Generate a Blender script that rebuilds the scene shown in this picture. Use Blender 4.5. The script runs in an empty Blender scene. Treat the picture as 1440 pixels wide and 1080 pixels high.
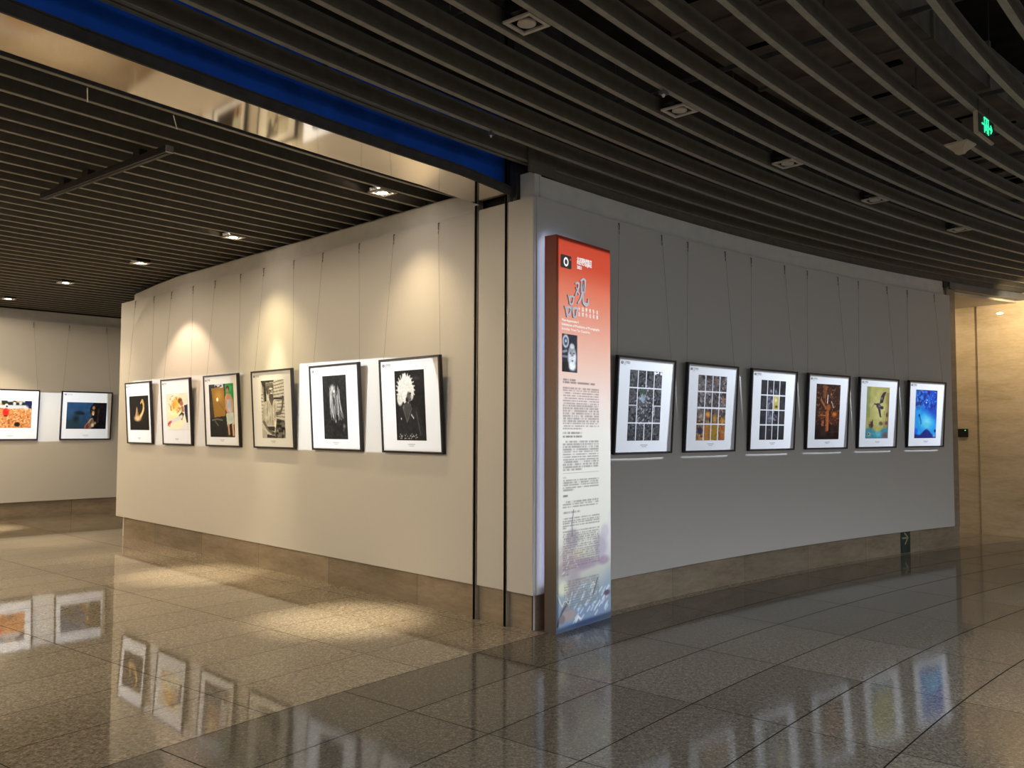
import bpy, math, random
import numpy as np
from mathutils import Matrix, Vector
random.seed(7)
D = bpy.data
COL = bpy.context.scene.collection
CX, CY = 23.169, -14.083          # centre of the round hall: walls, ceiling slats and floor tiles are rings about it
ZR, ZL = 3.79, 3.70               # underside of the slats, hall and side gallery
def pol(r, t, z=0.0):
    a = math.radians(t); return (CX + r*math.cos(a), CY + r*math.sin(a), z)
# the gallery wall is a straight radial wall: A at the corner, u along it (away), n out of it (towards the gallery)
AX, AY = 0.1733, 6.9149
UX, UY = -0.70801, 0.70620
NX, NY = -0.70620, -0.70801
def lw(u, n, z=0.0): return (AX + u*UX + n*NX, AY + u*UY + n*NY, z)

# ------------------------------------------------------------------ materials
def s2l(c): return tuple(((x/12.92) if x <= .04045 else ((x+.055)/1.055)**2.4) for x in c)
def rgb(r, g, b): return s2l((r/255., g/255., b/255.)) + (1,)
def new_mat(name):
    m = D.materials.new(name); m.use_nodes = True
    nt = m.node_tree; b = nt.nodes['Principled BSDF']
    return m, nt, b
def N(nt, t, **k):
    n = nt.nodes.new(t)
    for a, v in k.items(): setattr(n, a, v)
    return n
def L(nt, a, b): nt.links.new(a, b)
def ramp(nt, fac, stops):
    r = N(nt, 'ShaderNodeValToRGB'); L(nt, fac, r.inputs[0])
    while len(r.color_ramp.elements) < len(stops): r.color_ramp.elements.new(.5)
    for e, (p, c) in zip(r.color_ramp.elements, stops): e.position = p; e.color = c
    return r.outputs[0]
def coords(nt):
    g = N(nt, 'ShaderNodeNewGeometry'); return g.outputs['Position']
def noise(nt, vec, scale, detail=2, rough=.5):
    n = N(nt, 'ShaderNodeTexNoise'); n.inputs['Scale'].default_value = scale; n.inputs['Detail'].default_value = detail
    n.inputs['Roughness'].default_value = rough; L(nt, vec, n.inputs['Vector']); return n.outputs['Fac']
def bump(nt, b, h, strength, dist=.01):
    u = N(nt, 'ShaderNodeBump'); u.inputs['Strength'].default_value = strength; u.inputs['Distance'].default_value = dist
    L(nt, h, u.inputs['Height']); L(nt, u.outputs[0], b.inputs['Normal'])
def M(nt, op, a, b=None, clamp=False):
    m = N(nt, 'ShaderNodeMath', operation=op, use_clamp=clamp)
    for i, v in enumerate((a, b)):
        if v is None: continue
        if isinstance(v, (int, float)): m.inputs[i].default_value = v
        else: L(nt, v, m.inputs[i])
    return m.outputs[0]
def plain(name, col, rough=.5, metal=0., var=.06, scale=30, spec=.5, bmp=0.):
    m, nt, b = new_mat(name)
    f = noise(nt, coords(nt), scale, 3)
    lo = tuple(c*(1-var) for c in col[:3]) + (1,); hi = tuple(min(1, c*(1+var)) for c in col[:3]) + (1,)
    L(nt, ramp(nt, f, [(.3, lo), (.7, hi)]), b.inputs['Base Color'])
    b.inputs['Roughness'].default_value = rough; b.inputs['Metallic'].default_value = metal
    b.inputs['Specular IOR Level'].default_value = spec
    if bmp: bump(nt, b, f, bmp, .002)
    return m
def emit(name, col, s):
    m, nt, b = new_mat(name)
    b.inputs['Base Color'].default_value = col; b.inputs['Emission Color'].default_value = col; b.inputs['Emission Strength'].default_value = s
    return m
def vcol(name, rough=.45, spec=.3):
    m, nt, b = new_mat(name)
    a = N(nt, 'ShaderNodeAttribute', attribute_name='paint'); L(nt, a.outputs['Color'], b.inputs['Base Color'])
    b.inputs['Roughness'].default_value = rough; b.inputs['Specular IOR Level'].default_value = spec
    return m
def floor_mat(name, dark, mid, light, r0, dr, a0, da, rough, spec=.5, grain=70, jw=1., var=.10):
    m, nt, b = new_mat(name)
    p = coords(nt); s = N(nt, 'ShaderNodeSeparateXYZ'); L(nt, p, s.inputs[0])
    x = M(nt, 'SUBTRACT', s.outputs[0], CX); y = M(nt, 'SUBTRACT', s.outputs[1], CY)
    r = M(nt, 'SQRT', M(nt, 'ADD', M(nt, 'MULTIPLY', x, x), M(nt, 'MULTIPLY', y, y)))
    th = M(nt, 'ARCTAN2', y, x)
    rr = M(nt, 'DIVIDE', M(nt, 'SUBTRACT', r, r0), dr)
    tt = M(nt, 'DIVIDE', M(nt, 'SUBTRACT', th, a0), da)
    def line(v, w):   # 1 on the joint
        fr = M(nt, 'FRACT', v); d = M(nt, 'ABSOLUTE', M(nt, 'SUBTRACT', fr, .5)); return M(nt, 'GREATER_THAN', d, .5 - w)
    j = M(nt, 'MAXIMUM', line(rr, .0092*jw), line(tt, .0040*jw))
    cmb = N(nt, 'ShaderNodeCombineXYZ'); L(nt, M(nt, 'FLOOR', rr), cmb.inputs[0]); L(nt, M(nt, 'FLOOR', tt), cmb.inputs[1])
    w = N(nt, 'ShaderNodeTexWhiteNoise', noise_dimensions='3D'); L(nt, cmb.outputs[0], w.inputs['Vector'])
    g1 = noise(nt, p, grain, 3, .7); g2 = noise(nt, p, grain*.42, 2, .6); g3 = noise(nt, p, 1.2, 2)
    g = M(nt, 'ADD', M(nt, 'MULTIPLY', g1, .65), M(nt, 'MULTIPLY', g2, .35))
    g = M(nt, 'ADD', g, M(nt, 'MULTIPLY', M(nt, 'SUBTRACT', w.outputs['Value'], .5), var))
    g = M(nt, 'ADD', g, M(nt, 'MULTIPLY', M(nt, 'SUBTRACT', g3, .5), .06))
    c = ramp(nt, g, [(.36, dark), (.5, mid), (.64, light)])
    mx = N(nt, 'ShaderNodeMixRGB'); L(nt, j, mx.inputs[0]); L(nt, c, mx.inputs[1]); mx.inputs[2].default_value = tuple(q*.22 for q in dark[:3]) + (1,)
    L(nt, mx.outputs[0], b.inputs['Base Color'])
    L(nt, M(nt, 'ADD', M(nt, 'MULTIPLY', j, .4), M(nt, 'MULTIPLY', g1, rough*2)), b.inputs['Roughness'])
    L(nt, M(nt, 'MULTIPLY', M(nt, 'SUBTRACT', 1., j), spec), b.inputs['Specular IOR Level'])
    bump(nt, b, M(nt, 'SUBTRACT', M(nt, 'MULTIPLY', g1, .12), j), .12, .002)
    return m
def stone(name, c0, c1, c2, rough=.35, seams=0., axis='theta', spec=.5):
    m, nt, b = new_mat(name); p = coords(nt)
    mp = N(nt, 'ShaderNodeMapping'); L(nt, p, mp.inputs[0]); mp.inputs['Scale'].default_value = (1, 1, 4.0)
    f = noise(nt, mp.outputs[0], 1.6, 6, .62); g = noise(nt, mp.outputs[0], 9, 4, .6); h = noise(nt, p, 60, 2, .5)
    v = M(nt, 'ADD', M(nt, 'ADD', M(nt, 'MULTIPLY', f, .6), M(nt, 'MULTIPLY', g, .3)), M(nt, 'MULTIPLY', h, .1))
    c = ramp(nt, v, [(.36, c0), (.5, c1), (.64, c2)])
    if seams:
        s = N(nt, 'ShaderNodeSeparateXYZ'); L(nt, p, s.inputs[0])
        if axis == 'u':
            q = M(nt, 'ADD', M(nt, 'MULTIPLY', M(nt, 'SUBTRACT', s.outputs[0], AX), UX), M(nt, 'MULTIPLY', M(nt, 'SUBTRACT', s.outputs[1], AY), UY))
            q = M(nt, 'DIVIDE', q, seams)
        else:
            th = M(nt, 'ARCTAN2', M(nt, 'SUBTRACT', s.outputs[1], CY), M(nt, 'SUBTRACT', s.outputs[0], CX)); q = M(nt, 'DIVIDE', M(nt, 'MULTIPLY', th, 31.), seams)
        d = M(nt, 'GREATER_THAN', M(nt, 'ABSOLUTE', M(nt, 'SUBTRACT', M(nt, 'FRACT', q), .5)), .498)
        w = N(nt, 'ShaderNodeTexWhiteNoise', noise_dimensions='1D'); L(nt, M(nt, 'FLOOR', q), w.inputs['W'])
        t = N(nt, 'ShaderNodeMixRGB', blend_type='MULTIPLY'); t.inputs[0].default_value = 1; L(nt, c, t.inputs[1])
        L(nt, ramp(nt, w.outputs['Value'], [(0, (.82, .82, .82, 1)), (1, (1.1, 1.08, 1.04, 1))]), t.inputs[2]); c = t.outputs[0]
        mx = N(nt, 'ShaderNodeMixRGB'); L(nt, d, mx.inputs[0]); L(nt, c, mx.inputs[1]); mx.inputs[2].default_value = tuple(q*.4 for q in c0[:3]) + (1,); c = mx.outputs[0]
    L(nt, c, b.inputs['Base Color']); b.inputs['Roughness'].default_value = rough; b.inputs['Specular IOR Level'].default_value = spec
    return m

MT = {}
MT['panel'] = plain('fabric_panel', (.61, .59, .555, 1), .9, var=.035, scale=220, spec=.15, bmp=.25)
MT['plaster'] = plain('plaster', (.68, .66, .62, 1), .85, var=.05, scale=7, spec=.2)
MT['base'] = stone('limestone', (.20, .155, .105, 1), (.29, .23, .165, 1), (.37, .30, .22, 1), .35, 1.25, 'theta')
MT['base_l'] = stone('limestone_gallery', (.20, .155, .105, 1), (.29, .23, .165, 1), (.37, .30, .22, 1), .35, 1.45, 'u')
MT['marble'] = stone('cream_marble', (.50, .38, .23, 1), (.62, .48, .31, 1), (.70, .57, .40, 1), .22)
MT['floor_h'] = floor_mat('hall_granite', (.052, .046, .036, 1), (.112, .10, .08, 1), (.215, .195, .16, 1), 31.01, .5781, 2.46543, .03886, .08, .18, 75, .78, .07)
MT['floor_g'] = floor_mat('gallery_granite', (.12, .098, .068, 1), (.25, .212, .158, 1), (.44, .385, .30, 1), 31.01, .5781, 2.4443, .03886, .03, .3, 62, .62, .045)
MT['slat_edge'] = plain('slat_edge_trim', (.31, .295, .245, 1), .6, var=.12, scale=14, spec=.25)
MT['slat'] = plain('slat_metal', (.13, .115, .09, 1), .65, var=.12, scale=14, spec=.25)
MT['plenum'] = plain('plenum_dark', (.05, .045, .038, 1), .95, var=.4, scale=2.5, spec=.1)
MT['duct'] = plain('duct_board', (.13, .11, .09, 1), .8, var=.3, scale=5, spec=.2)
MT['blue'] = plain('blue_paint', (.010, .12, .72, 1), .6, var=.25, scale=3, spec=.3)
MT['steel'] = plain('polished_steel', (.70, .62, .51, 1), .06, 1., var=.05, scale=3)
MT['darkmetal'] = plain('dark_metal', (.10, .096, .088, 1), .4, .6, var=.2, scale=12)
MT['black'] = plain('black_metal', (.012, .01, .009, 1), .5, .2)
MT['void'] = plain('black_slot', (.004, .0035, .003, 1), .9, spec=.05)
MT['alu'] = plain('aluminium', (.55, .52, .46, 1), .35, .8)
MT['greymetal'] = plain('grey_header', (.13, .135, .15, 1), .5, .2, var=.15, scale=4)
MT['frame'] = plain('black_wood', (.009, .007, .009, 1), .4, var=.2, scale=50)
MT['mat'] = plain('white_mat', (.78, .79, .80, 1), .6, var=.01, scale=80, spec=.3)
MT['ink'] = plain('grey_ink', (.10, .10, .11, 1), .7)
MT['inklight'] = plain('pale_grey_ink', (.42, .42, .43, 1), .7)
MT['paint'] = vcol('printed_photograph', .5, .08)
MT['poster'] = vcol('printed_banner', .5, .3)
MT['white'] = plain('white_letter', (.85, .84, .80, 1), .6, var=.01)
MT['silver'] = plain('silver_letter', (.40, .43, .48, 1), .45, .1, var=.05)
MT['box_red'] = plain('totem_side', (.30, .035, .02, 1), .5)
MT['led'] = emit('led_strip', (.55, .7, 1, 1), 7.)
MT['lamp'] = emit('lamp_lit', (1, .86, .70, 1), 80.)
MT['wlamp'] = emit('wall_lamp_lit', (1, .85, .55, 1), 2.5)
MT['green'] = emit('exit_green', (.03, .9, .38, 1), 1.05)
MT['greenled'] = emit('green_led', (.1, .9, .3, 1), 1.)
MT['cream'] = plain('cream_plastic', (.46, .40, .29, 1), .5)
MT['fitting'] = plain('white_fitting', (.50, .46, .40, 1), .5, var=.1)
MT['greenplate'] = plain('dark_green_plate', (.012, .035, .03, 1), .35)
MT['arrow'] = plain('pale_arrow', (.28, .30, .16, 1), .6)

# ------------------------------------------------------------------ mesh helpers
class MB:
    def __init__(s): s.v = []; s.f = []; s.mi = []
    def add(s, vs, fs, mi=0):
        o = len(s.v); s.v += [tuple(p) for p in vs]; s.f += [tuple(o+i for i in f) for f in fs]; s.mi += [mi]*len(fs); return s
    def box(s, x0, x1, y0, y1, z0, z1, mi=0, tf=None):
        vs = [(x, y, z) for x in (x0, x1) for y in (y0, y1) for z in (z0, z1)]
        if tf: vs = [tf(*p) for p in vs]
        return s.add(vs, [(0, 1, 3, 2), (4, 6, 7, 5), (0, 4, 5, 1), (2, 3, 7, 6), (0, 2, 6, 4), (1, 5, 7, 3)], mi)
    def tube(s, a, b, r, n=6, r2=None, mi=0):
        a = Vector(a); b = Vector(b); d = (b-a).normalized(); x = d.orthogonal().normalized(); y = d.cross(x)
        vs = []
        for p, q in ((a, r), (b, r if r2 is None else r2)):
            for i in range(n):
                t = 2*math.pi*i/n; vs.append(p + x*math.cos(t)*q + y*math.sin(t)*q)
        fs = [(i, (i+1) % n, n+(i+1) % n, n+i) for i in range(n)] + [tuple(range(n-1, -1, -1)), tuple(range(n, 2*n))]
        return s.add(vs, fs, mi)
    def prism(s, poly, d0, d1, tf, mi=0):    # poly in 2D (x,z), extruded in y from d0 to d1
        n = len(poly); vs = [tf(x, d0, z) for x, z in poly] + [tf(x, d1, z) for x, z in poly]
        fs = [tuple(range(n)), tuple(range(2*n-1, n-1, -1))] + [(i, n+i, n+(i+1) % n, (i+1) % n) for i in range(n)]
        return s.add(vs, fs, mi)
    def arcbox(s, t0, t1, r0, r1, z0, z1, step=.5, mi=0):     # r0,r1,z0,z1: numbers or functions of the angle
        n = max(2, int(abs(t1-t0)/step)+1); F = lambda q, t: q(t) if callable(q) else q
        vs = []
        for i in range(n):
            t = t0+(t1-t0)*i/(n-1)
            vs += [pol(F(r0, t), t, F(z0, t)), pol(F(r1, t), t, F(z0, t)), pol(F(r1, t), t, F(z1, t)), pol(F(r0, t), t, F(z1, t))]
        fs = []
        for i in range(n-1):
            a = 4*i; b = a+4
            for k in range(4): fs.append((a+k, a+(k+1) % 4, b+(k+1) % 4, b+k))
        fs += [(0, 3, 2, 1), (4*n-4, 4*n-3, 4*n-2, 4*n-1)]
        return s.add(vs, fs, mi)
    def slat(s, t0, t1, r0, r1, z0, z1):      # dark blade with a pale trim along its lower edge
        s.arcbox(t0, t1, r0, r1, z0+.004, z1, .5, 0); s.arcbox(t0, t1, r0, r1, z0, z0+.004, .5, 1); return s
    def build(s, name, mats, parent=None, bevel=0., smooth=False):
        me = D.meshes.new(name); me.from_pydata(s.v, [], s.f)
        for m in (mats if isinstance(mats, (list, tuple)) else [mats]): me.materials.append(m)
        me.polygons.foreach_set('material_index', s.mi); me.validate()
        import bmesh
        bm = bmesh.new(); bm.from_mesh(me); bmesh.ops.recalc_face_normals(bm, faces=bm.faces)
        if bevel: bmesh.ops.bevel(bm, geom=list(bm.edges), offset=bevel, segments=2, affect='EDGES', clamp_overlap=True)
        bm.to_mesh(me); bm.free()
        if smooth: me.polygons.foreach_set('use_smooth', [True]*len(me.polygons))
        o = D.objects.new(name, me); COL.objects.link(o)
        if parent: o.parent = parent
        return o
def obj_from(name, me, parent):
    o = D.objects.new(name, me); COL.objects.link(o)
    if parent: o.parent = parent
    return o
def tag(o, label, cat, group=None):
    o['label'] = label; o['category'] = cat
    if group: o['group'] = group
    return o
def struct(o): o['kind'] = 'structure'; return o
def empty(name, loc, rz=0.):
    e = D.objects.new(name, None); COL.objects.link(e); e.location = loc; e.rotation_euler = (0, 0, rz); e.empty_display_size = .1
    return e
def text_mesh(name, body, size, mat, parent, x, y, z, depth=.0008, width=None, tilt=0., bold=0.):
    c = D.curves.new(name, 'FONT'); c.body = body; c.size = size; c.extrude = depth; c.align_x = 'LEFT'; c.offset = bold; c.resolution_u = 2
    t = D.objects.new(name+'_tmp', c); COL.objects.link(t)
    bpy.context.view_layer.update()
    me = D.meshes.new_from_object(t.evaluated_get(bpy.context.evaluated_depsgraph_get())); D.objects.remove(t)
    xs = [v.co.x for v in me.vertices] or [0, 1]; ys = [v.co.y for v in me.vertices] or [0, 1]
    k = (width/(max(xs)-min(xs))) if width else 1.
    x0 = min(xs)
    ct, st = math.cos(tilt), math.sin(tilt)
    for v in me.vertices:
        a, b, c2 = (v.co.x-x0)*k, v.co.y, v.co.z
        yy = y - c2; zz = z + b
        v.co = (x+a, yy*ct - zz*st, yy*st + zz*ct)
    me.materials.clear(); me.materials.append(mat); me.name = name
    return obj_from(name, me, parent)

# ------------------------------------------------------------------ the room
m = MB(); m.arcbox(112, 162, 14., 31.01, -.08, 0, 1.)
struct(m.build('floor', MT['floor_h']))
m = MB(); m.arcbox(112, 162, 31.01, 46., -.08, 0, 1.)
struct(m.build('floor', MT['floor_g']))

# gallery wall (left): stone base, white board, plaster band with its wavy top
def lt(u, n, z): return lw(u, n, z)
m = MB(); m.box(-.0, 8.42, -.30, 0, 0, 3.45, tf=lambda u, n, z: lw(u, n, z))
struct(m.build('wall_left', MT['plaster']))
m = MB(); m.box(.0, 8.35, 0, .012, 0, .30, tf=lt)
struct(m.build('baseboard_left', MT['base_l']))
m = MB(); m.box(.66, 8.57, 0, .05, .285, 3.487, tf=lt); m.box(.285, .615, 0, .045, .285, 3.487, tf=lt); m.box(-.045, .25, 0, .05, .285, 3.487, tf=lt)
struct(m.build('wall_left', MT['panel'], bevel=.004))
prof = [(.66, 3.665), (.97, 3.69), (1.17, 3.693), (2.2, 3.72), (3.25, 3.735), (4.3, 3.73), (5.29, 3.72), (6.0, 3.705), (6.72, 3.69), (7.4, 3.66), (8.21, 3.60)]
prof = [(a, min(b, 3.69)) for a, b in prof]
m = MB()
vs = []; fs = []
for i, (uu, zt) in enumerate(prof):
    vs += [lw(uu, 0, 3.44), lw(uu, .0, zt-.02), lw(uu, -.02, zt), lw(uu, -.12, zt), lw(uu, -.12, 3.44)]
n_ = len(prof)
for i in range(n_-1):
    for k in range(5): fs.append((5*i+k, 5*i+(k+1) % 5, 5*i+5+(k+1) % 5, 5*i+5+k))
fs += [(0, 1, 2, 3, 4), tuple(5*(n_-1)+k for k in (4, 3, 2, 1, 0))]
m.add(vs, fs); struct(m.build('trim_1', MT['plaster']))
# upper wall of the gallery behind the slat ends
m = MB(); m.box(.5, 8.25, -.42, -.16, 3.45, 5.3, tf=lt); struct(m.build('wall_left', MT['plenum']))
# corner upper cladding: beige piece, metal stanchion, shutter pocket back
m = MB(); m.box(.012, .175, -.10, -.02, 3.46, 3.72, tf=lt); struct(m.build('trim_2', MT['plaster']))
m = MB(); m.box(.19, .235, -.10, .01, 3.45, 3.82, tf=lt); m.box(.175, .19, -.12, -.06, 3.45, 3.82, tf=lt); m.box(.235, .25, -.03, .025, 3.45, 3.82, tf=lt)
struct(m.build('trim_3', MT['darkmetal']))
m = MB(); m.box(.25, .70, -.25, -.05, 3.3, 3.56, tf=lt); struct(m.build('trim_4', MT['black']))

# hall wall (right, a concave arc)
T0, T1 = 137.58, 122.93
m = MB(); m.arcbox(T0, T1, 31.14, 31.40, 0, 3.45, .25); struct(m.build('wall_right', MT['plaster']))
m = MB(); m.arcbox(T0-.02, T1, 31.128, 31.15, 0, .30, .25); m.arcbox(123.30, T1, 31.12, 31.15, .28, 3.615, .1); struct(m.build('baseboard_right', MT['base']))
m = MB(); m.arcbox(T0+.06, 123.26, 31.09, 31.14, .285, 3.49, .25); struct(m.build('wall_right', MT['panel'], bevel=.004))
m = MB(); m.arcbox(T0-.12, 123.40, 31.14, 31.21, 3.45, 3.685, .25); struct(m.build('trim_5', MT['plaster']))
m = MB(); m.arcbox(T0-.1, 113, 31.42, 31.5, 3.63, 5.3, .5); struct(m.build('wall_right', MT['plenum']))
m = MB(); m.arcbox(T0-.1, 113, 31.212, 31.25, 3.66, 3.92, .5); struct(m.build('trim_13', MT['slat']))
m = MB(); m.arcbox(T0-.07, T0-.4, 31.18, 31.3, 3.45, 3.70, .1); struct(m.build('trim_14', MT['black']))
m = MB(); m.arcbox(T0+.12, T0-.5, 31.142, 31.16, 3.70, 3.9, .1); struct(m.build('trim_15', MT['slat']))
# header over the passage on the right
m = MB(); m.arcbox(123.20, 114, 31.10, 31.20, 3.60, 3.685, .5); m.arcbox(123.20, 114, 31.085, 31.20, 3.585, 3.60, .5); struct(m.build('trim_6', MT['greymetal']))
m = MB(); m.arcbox(123.42, 123.22, 31.12, 31.25, 3.60, 3.69, .1); struct(m.build('trim_7', MT['black']))

# far wall of the gallery
m = MB(); m.arcbox(152, 131, 43.20, 43.5, 0, 5.3, .5); struct(m.build('wall_far', MT['plenum']))
m = MB(); m.arcbox(152, 131, 43.12, 43.20, .0, .31, .5); struct(m.build('baseboard_far', MT['base']))
m = MB(); m.arcbox(152, 131, 43.08, 43.20, .30, 3.50, .5); struct(m.build('wall_far', MT['panel'], bevel=.004))
m = MB(); m.arcbox(152, 131, 43.16, 43.3, 3.48, 3.685, .5); struct(m.build('trim_8', MT['plaster']))
# gallery side closed off to the left, outside the picture
m = MB(); m.arcbox(150.5, 150.2, 31.4, 43.5, 0, 5.3, .15); struct(m.build('wall_gallery_side', MT['panel']))
# right end of the gallery behind the radial wall
m = MB(); m.arcbox(131.5, 131.2, 40.5, 43.2, 0, 5.3, .15); struct(m.build('wall_gallery_end', MT['panel']))

# plenum slab
m = MB(); m.arcbox(162, 112, 20., 31.5, 5.3, 5.4, 1.); struct(m.build('ceiling', MT['plenum']))
m = MB(); m.arcbox(162, 128, 31.5, 44., 5.3, 5.4, 1.); struct(m.build('ceiling', MT['plenum']))
m = MB(); m.arcbox(162, 112, 14., 25.3, 3.80, 3.9, 1.); struct(m.build('ceiling', MT['slat']))
# lintel beam between hall and gallery: polished steel underside, dark shutter channel, blue housing
def fl(t): return .13*max(0., 1-abs(t-137.45)/1.6)**1.3
m = MB(); m.arcbox(154, 137.47, lambda t: 31.25+fl(t), lambda t: 31.67+.08*max(0, 1-abs(t-137.45)/1.5), 3.53, 3.545, .25)
beam = struct(m.build('trim_9', MT['steel']))
m = MB()
m.arcbox(154, 137.47, lambda t: 31.245+fl(t), lambda t: 31.275+fl(t), 3.535, 3.60, .25)
m.arcbox(154, 137.47, lambda t: 31.275+fl(t), lambda t: 31.30+fl(t), 3.545, 3.625, .25)
m.arcbox(154, 137.47, lambda t: 31.23+fl(t), lambda t: 31.245+fl(t), 3.598, 3.606, .25)
m.arcbox(154, 137.47, lambda t: 31.30+fl(t), 31.66, 3.545, 3.60, .25)
struct(m.build('trim_10', MT['darkmetal']))
m = MB(); m.arcbox(154, 137.55, 31.50, 31.60, 3.60, 4.25, .25); struct(m.build('trim_11', MT['blue']))
m = MB(); m.arcbox(154, 137.55, 31.50, 31.60, 4.25, 5.3, .25); struct(m.build('wall_shutter_box', MT['plenum']))

# ceiling slats, each its own part of the ceiling
ch = struct(empty('ceiling', pol(29, 140, ZR))); ch['kind'] = 'structure'
cg = struct(empty('ceiling', pol(36, 141, ZL)))
def part_world(o, parent):
    o.parent = parent; o.matrix_parent_inverse = Matrix.Translation(parent.location).inverted(); return o
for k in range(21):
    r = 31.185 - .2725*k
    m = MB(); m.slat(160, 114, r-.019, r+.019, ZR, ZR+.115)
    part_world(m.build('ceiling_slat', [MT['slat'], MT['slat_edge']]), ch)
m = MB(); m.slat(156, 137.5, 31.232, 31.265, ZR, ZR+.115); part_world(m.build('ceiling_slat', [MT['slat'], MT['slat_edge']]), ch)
def th_at_wall(r, off):     # angle where ring r meets the line at distance off from the radial wall
    lo, hi = -1., 16.
    for _ in range(50):
        mid = (lo+hi)/2; x, y, _z = lw(mid, off)
        if math.hypot(x-CX, y-CY) < r: lo = mid
        else: hi = mid
    x, y, _z = lw(lo, off); return math.degrees(math.atan2(y-CY, x-CX))
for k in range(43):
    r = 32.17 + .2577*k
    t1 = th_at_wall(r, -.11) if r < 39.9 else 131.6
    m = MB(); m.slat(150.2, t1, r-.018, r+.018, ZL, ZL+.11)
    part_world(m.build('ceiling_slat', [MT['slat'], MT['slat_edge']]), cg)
# cross rails and hangers over the hall slats
for t in [119, 122.2, 125.4, 128.6, 131.8, 135, 138.2, 141.4, 144.6, 147.8]:
    m = MB(); m.box(0, 1, 0, 1, 0, 1, tf=lambda a, b, c: pol(25.5+a*5.7, t-.018+b*.036, ZR+.116+c*.03)); part_world(m.build('ceiling_rail', MT['darkmetal']), ch)
    for rr in (27.2, 28.6, 30.1):
        mm = MB(); mm.tube(pol(rr, t, ZR+.13), pol(rr, t, 5.3), .006, 5); part_world(mm.build('hanger_rod', MT['darkmetal']), ch)
# ducts above the slats
m = MB(); m.arcbox(141.5, 118, 28.35, 29.6, 4.25, 4.6, .5); struct(m.build('air_duct', MT['duct'])); 
tag(D.objects['air_duct'], 'wide dark boxed air duct above the hall ceiling slats', 'duct'); D.objects['air_duct']['kind'] = 'thing'
m = MB()
for i, t in enumerate(np.arange(119, 141, 2.4)): m.arcbox(t, t+.08, 28.33, 29.62, 4.235, 4.615, .04)
o = m.build('duct_flange', MT['slat'], D.objects['air_duct'])
for i in range(30):
    t = random.uniform(120, 141); r_ = random.uniform(28.4, 29.2); m = MB(); m.arcbox(t, t+random.uniform(.06, .16), r_, r_+random.uniform(.2, .38), 4.238, 4.252, .04)
    m.build('duct_slot', MT['void'], D.objects['air_duct'])

# ------------------------------------------------------------------ shutter guide rails
for uu, lab in ((.6375, 'dark vertical shutter guide rail, the left of the pair by the wall corner'), (.2675, 'dark vertical shutter guide rail, the right of the pair, nearer the wall corner')):
    e = empty('shutter_rail', lw(uu, 0, 0)); tag(e, lab, 'rail')
    loc = Vector(lw(uu, 0, 0))
    def tf(a, b, c): return tuple(Vector(lw(uu+a, b, c)) - loc)
    m = MB(); m.box(-.0125, .0125, .0, .056, .0, 3.53, tf=tf); m.build('slot', MT['void'], e)
    for s in (-1, 1):
        m = MB(); m.box(s*.0125, s*.0165, .0, .053, .0, 3.53, tf=tf); m.build('flange', MT['alu'], e)

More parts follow.
